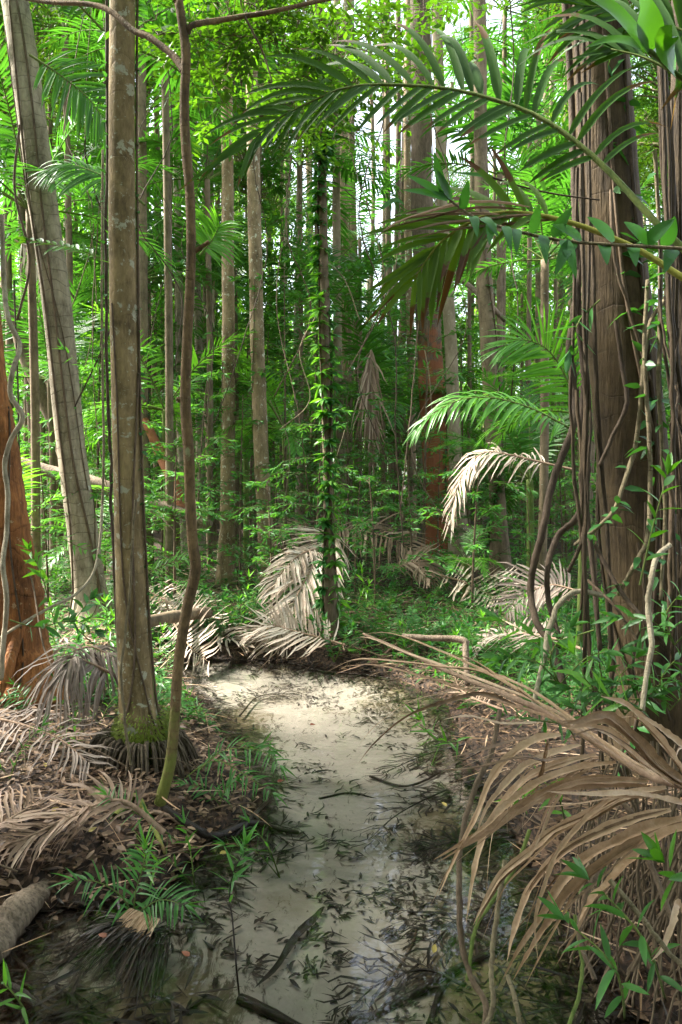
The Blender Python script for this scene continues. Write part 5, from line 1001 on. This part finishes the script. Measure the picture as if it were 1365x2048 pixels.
def seedling(k, x, y, s, px):
    r = empty('ground_plant' if k != 2 else 'fern', on(x, y, -.01), rng.uniform(0, 6), f'{kn[k]} seedling {zone(px, y)}' + (', near the stream' if y < 8 else ', farther back'), 'seedling' if k != 2 else 'fern', 'seedlings and ferns on the forest floor')
    r.scale = (s,)*3; inst('foliage', SEED[k][0], r); inst('stem', SEED[k][1], r)
cnt = 0; k = 0
while cnt < 250:
    k += 1; py = 1075+ (rng.random()**.8)*330; px = rng.uniform(-30, 1395); g_ = gpt(px, py); x, y = g_[0], g_[1]; s_ = clear(x, y)
    if s_ < .08 or y > 17: continue
    if py > 1330 and 300 < px < 1000 and rng.random() < .5: continue
    seedling(int(rng.integers(0, 4)), x, y, rng.uniform(.65, 1.25)*(1.0 if y > 6 else .65), px); cnt += 1
a = MB(); n = 0
while n < 26000:
    m_ = 4000; py = rng.uniform(1060, 1420, m_); px = rng.uniform(-60, 1420, m_); d = (CZ-.2)*F/(py-HOR); x = (px-W/2)/F*d; s_ = sdf(x, d)
    ok = (s_ > .10) & (d < 16) & (wav(x, d, 1.3) > -.25); x, d = x[ok], d[ok]
    c = np.stack([x, d, gz(x, d)+rng.random(len(x))**2*.16*np.clip(sdf(x, d)*2, 0, 1)], 1); dr = rng.normal(0, 1, (len(x), 3))*[1, 1, .35]; dr[:, 2] = abs(dr[:, 2])+.1
    blades(a, c, dr, rng.normal(0, .3, (len(x), 3))+[0, 0, 1], rng.uniform(.05, .13, len(x)), rng.uniform(.009, .026, len(x)), rng.uniform(.2, 1, len(x)), segs=2, cols=2, prof='leaf'); n += len(x)
tag(put('ground_cover', a, 'under'), 'low green leaves covering the forest floor around the stream', 'ground cover', kind='stuff')
# drifted clumps on the stream bed
a = MB()
for px, py, rx, ry, n in [(640,1560,50,14,26),(560,1610,40,12,22),(690,1590,60,14,30),(625,1640,30,14,16),(660,1690,60,16,30),(700,1720,40,14,18),(560,1720,40,14,16),(640,1810,40,30,26),(620,1890,60,26,44),(680,1930,60,22,40),(740,1800,40,16,22),(600,1960,50,18,30),(520,1850,26,20,16),(500,1940,36,24,30),(700,1480,70,12,24),(620,1500,40,8,14),(730,1440,60,10,22),(560,1380,60,8,22),(650,1400,60,8,16),(480,1400,50,12,26),(780,1880,50,20,40),(830,1820,40,18,30),(860,1700,50,20,36),(800,1660,70,20,44),(850,1600,70,20,44),(880,1560,60,16,34),(440,1900,30,30,24)]:
    for _ in range(int(n*.7)):
        u, v = rng.normal(0, .5, 2); q0 = gpt(px+rx*u, py+ry*v, .008); az = rng.normal(.6, .9); L = rng.uniform(.015, .10)*(q0[1]/3)**.5; e = q0+[L*math.cos(az), L*math.sin(az), rng.uniform(-.002, .006)]; e[2] = max(e[2], float(gz(np.array([e[0]]), np.array([e[1]]))[0])+.003)
        if q0[2] > -.01: continue
        ribbon(a, [q0, (q0+e)/2+[rng.normal(0, L*.12), rng.normal(0, L*.12), .002], e], rng.uniform(.003, .016), (.1, -.2, 1), segs=5, fold=.4, crinkle=.15, prof=random.choice(['leaf', 'lance']))
ribbon(a, gp([(648,1822),(632,1850),(592,1888),(552,1948),(508,1996)], .02), .034, (0, -.2, 1), segs=14, fold=.4, crinkle=.08, prof='leaf')
tag(put('drifted_leaves', a, 'wet'), 'clumps of blackened leaves and twigs drifted together on the stream bed', 'debris', kind='stuff')
# dry litter
def scatter(n, x0, x1, y0, y1, smin, hi, Lr, Wr, mat, name, label, cat='litter', segs=3, flat=.12, lo_h=0.0, smax=9, dens=None, prof='leaf'):
    a = MB(); tot = 0
    while tot < n:
        x = rng.uniform(x0, x1, n); y = y0+(y1-y0)*rng.random(n)**1.4; s_ = sdf(x, y); ok = (s_ > smin) & (s_ < smax)
        if dens is not None: ok &= wav(x+3, y, dens[0]) > dens[1]
        x, y = x[ok], y[ok]; z = gz(x, y)+rng.random(len(x))**1.5*hi+lo_h
        az = rng.uniform(0, 6.28, len(x)); dr = np.stack([np.cos(az), np.sin(az), rng.normal(0, flat, len(x))+.05], 1)
        blades(a, np.stack([x, y, z], 1), dr, rng.normal(0, .25, (len(x), 3))+[0, 0, 1], rng.uniform(*Lr, len(x)), rng.uniform(*Wr, len(x)), rng.uniform(-.2, .4, len(x)), segs=segs, cols=3, prof=prof, fold=.3); tot += len(x)
    return tag(put(name, a, mat), label, cat, kind='stuff')
scatter(15000, -3.2, 3.4, 1.6, 9, .0, .035, (.02, .08), (.006, .026), 'litter', 'leaf_litter', 'brown leaf litter covering both banks')
scatter(1700, -3.2, 3.4, 1.6, 10, .05, .05, (.10, .40), (.004, .011), 'dead_brown', 'dry_leaf_strips', 'pale dry palm leaflets strewn over the banks', prof='strap', segs=5, flat=.08)
scatter(2600, -8, 9, 7, 18, .1, .06, (.15, .6), (.01, .025), 'dead_tan', 'dry_leaf_strips', 'dry palm leaflets strewn over the far forest floor', prof='strap', segs=4, flat=.15)
scatter(2600, -2, 2, 1.2, 8, -3, .004, (.006, .075), (.002, .016), 'wet', 'stream_debris', 'dark bits of leaf and twig lying on the sandy stream bed', smax=-.03, lo_h=.004, dens=(3.2, .22), flat=.03)
scatter(4200, -2.2, 2.2, 1.2, 8, -.22, .02, (.04, .16), (.005, .018), 'wet', 'wet_litter', 'black wet leaves along the water line', smax=.06, lo_h=.004, flat=.06, dens=(1.6, -.25))
scatter(1300, -1.9, -.45, 1.3, 2.75, -3, .03, (.05, .22), (.006, .022), 'wet', 'wet_litter', 'dark wet leaves choking the bottom left of the stream', smax=.1, lo_h=.004, dens=(2.0, -.15))
scatter(650, .5, 1.6, 1.3, 3.2, -3, .03, (.06, .28), (.006, .016), 'wet', 'wet_litter', 'dark sunken leaves in the lower right of the stream', smax=.1, lo_h=.004, dens=(2.0, -.1), prof='strap')
scatter(3200, -3.0, -.2, 1.7, 5.5, .03, .05, (.03, .08), (.014, .034), 'litter', 'leaf_litter', 'larger curled dry leaves on the left bank')
for px, py, mt, lab in [(440,1735,'yellowleaf','yellow leaf floating beside the strap-leaved stream plant'),(178,1680,'yellowleaf','largest yellow leaf on the left bank litter'),(103,1640,'yellowleaf','yellow leaf left of the largest one on the bank'),(92,1548,'yellowleaf','pair of pale yellow leaves high on the left bank'),(555,1592,'redleaf','red leaf beside the dark stick on the left bank'),(215,1930,'redleaf','orange leaf stuck on the wet leaf base'),(893,1652,'yellowleaf','yellow leaf floating by the right sunken frond'),(1144,1842,'yellowleaf','small yellow flower-like leaf among the lower right plants'),(380,1990,'redleaf','reddish leaf in the bottom left water'),(867,1978,'yellowleaf','tiny yellow leaf in the blue reflecting water'),(620,1490,'redleaf','small reddish leaf on the clear sand')]:
    q = gpt(px, py, .03); q[2] = max(q[2], .012); a = MB(); blades(a, q[None], [[rng.normal(), .3, .12]], [[.2, -.5, 1]], .04, .020, .2, segs=5, prof='ovate', fold=.35); tag(put('fallen_leaf', a, mt, org=q), lab, 'leaf', 'bright fallen leaves')
# ------------------------------------------------------------------ light, sky, camera
SUN_EL, SUN_AZ = R_(50), R_(-74)     # azimuth from +Y (view direction), + to the right
w = bpy.data.worlds.new('World'); scene.world = w; w.use_nodes = True
N = w.node_tree.nodes; Lk = w.node_tree.links; bg = N['Background']
sky = N.new('ShaderNodeTexSky'); sky.sky_type = 'NISHITA'; sky.sun_disc = False; sky.sun_elevation = SUN_EL; sky.sun_rotation = SUN_AZ; sky.air_density = 1.0; sky.dust_density = 2.5; sky.ozone_density = 1.0
hs = N.new('ShaderNodeHueSaturation'); hs.inputs['Saturation'].default_value = .45; Lk.new(sky.outputs[0], hs.inputs['Color']); Lk.new(hs.outputs[0], bg.inputs[0]); bg.inputs[1].default_value = .13
sl = bpy.data.lights.new('sun', 'SUN'); sl.energy = 5.0; sl.angle = R_(5); sl.color = (1, .95, .86)
so = bpy.data.objects.new('sun', sl); col.objects.link(so)
dv = Vector((math.sin(SUN_AZ)*math.cos(SUN_EL), math.cos(SUN_AZ)*math.cos(SUN_EL), math.sin(SUN_EL)))
so.rotation_euler = dv.to_track_quat('Z', 'Y').to_euler()
cam = bpy.data.cameras.new('camera'); cam.sensor_fit = 'VERTICAL'; cam.sensor_height = 36; cam.lens = 36*F/H; cam.clip_end = 2000; cam.clip_start = .05
cob = bpy.data.objects.new('camera', cam); col.objects.link(cob); cob.location = (0, 0, CZ); cob.rotation_euler = (math.pi/2+PITCH, 0, 0)
scene.camera = cob
scene.view_settings.view_transform = 'Standard'; scene.view_settings.look = 'None'; scene.view_settings.exposure = 2.6; scene.view_settings.gamma = 1
cy = scene.cycles
cy.use_denoising = True; cy.max_bounces = 8; cy.diffuse_bounces = 4; cy.glossy_bounces = 3; cy.transmission_bounces = 4; cy.transparent_max_bounces = 8; cy.caustics_reflective = False; cy.caustics_refractive = False
cy.use_adaptive_sampling = True; cy.adaptive_threshold = .015; cy.sample_clamp_indirect = 6
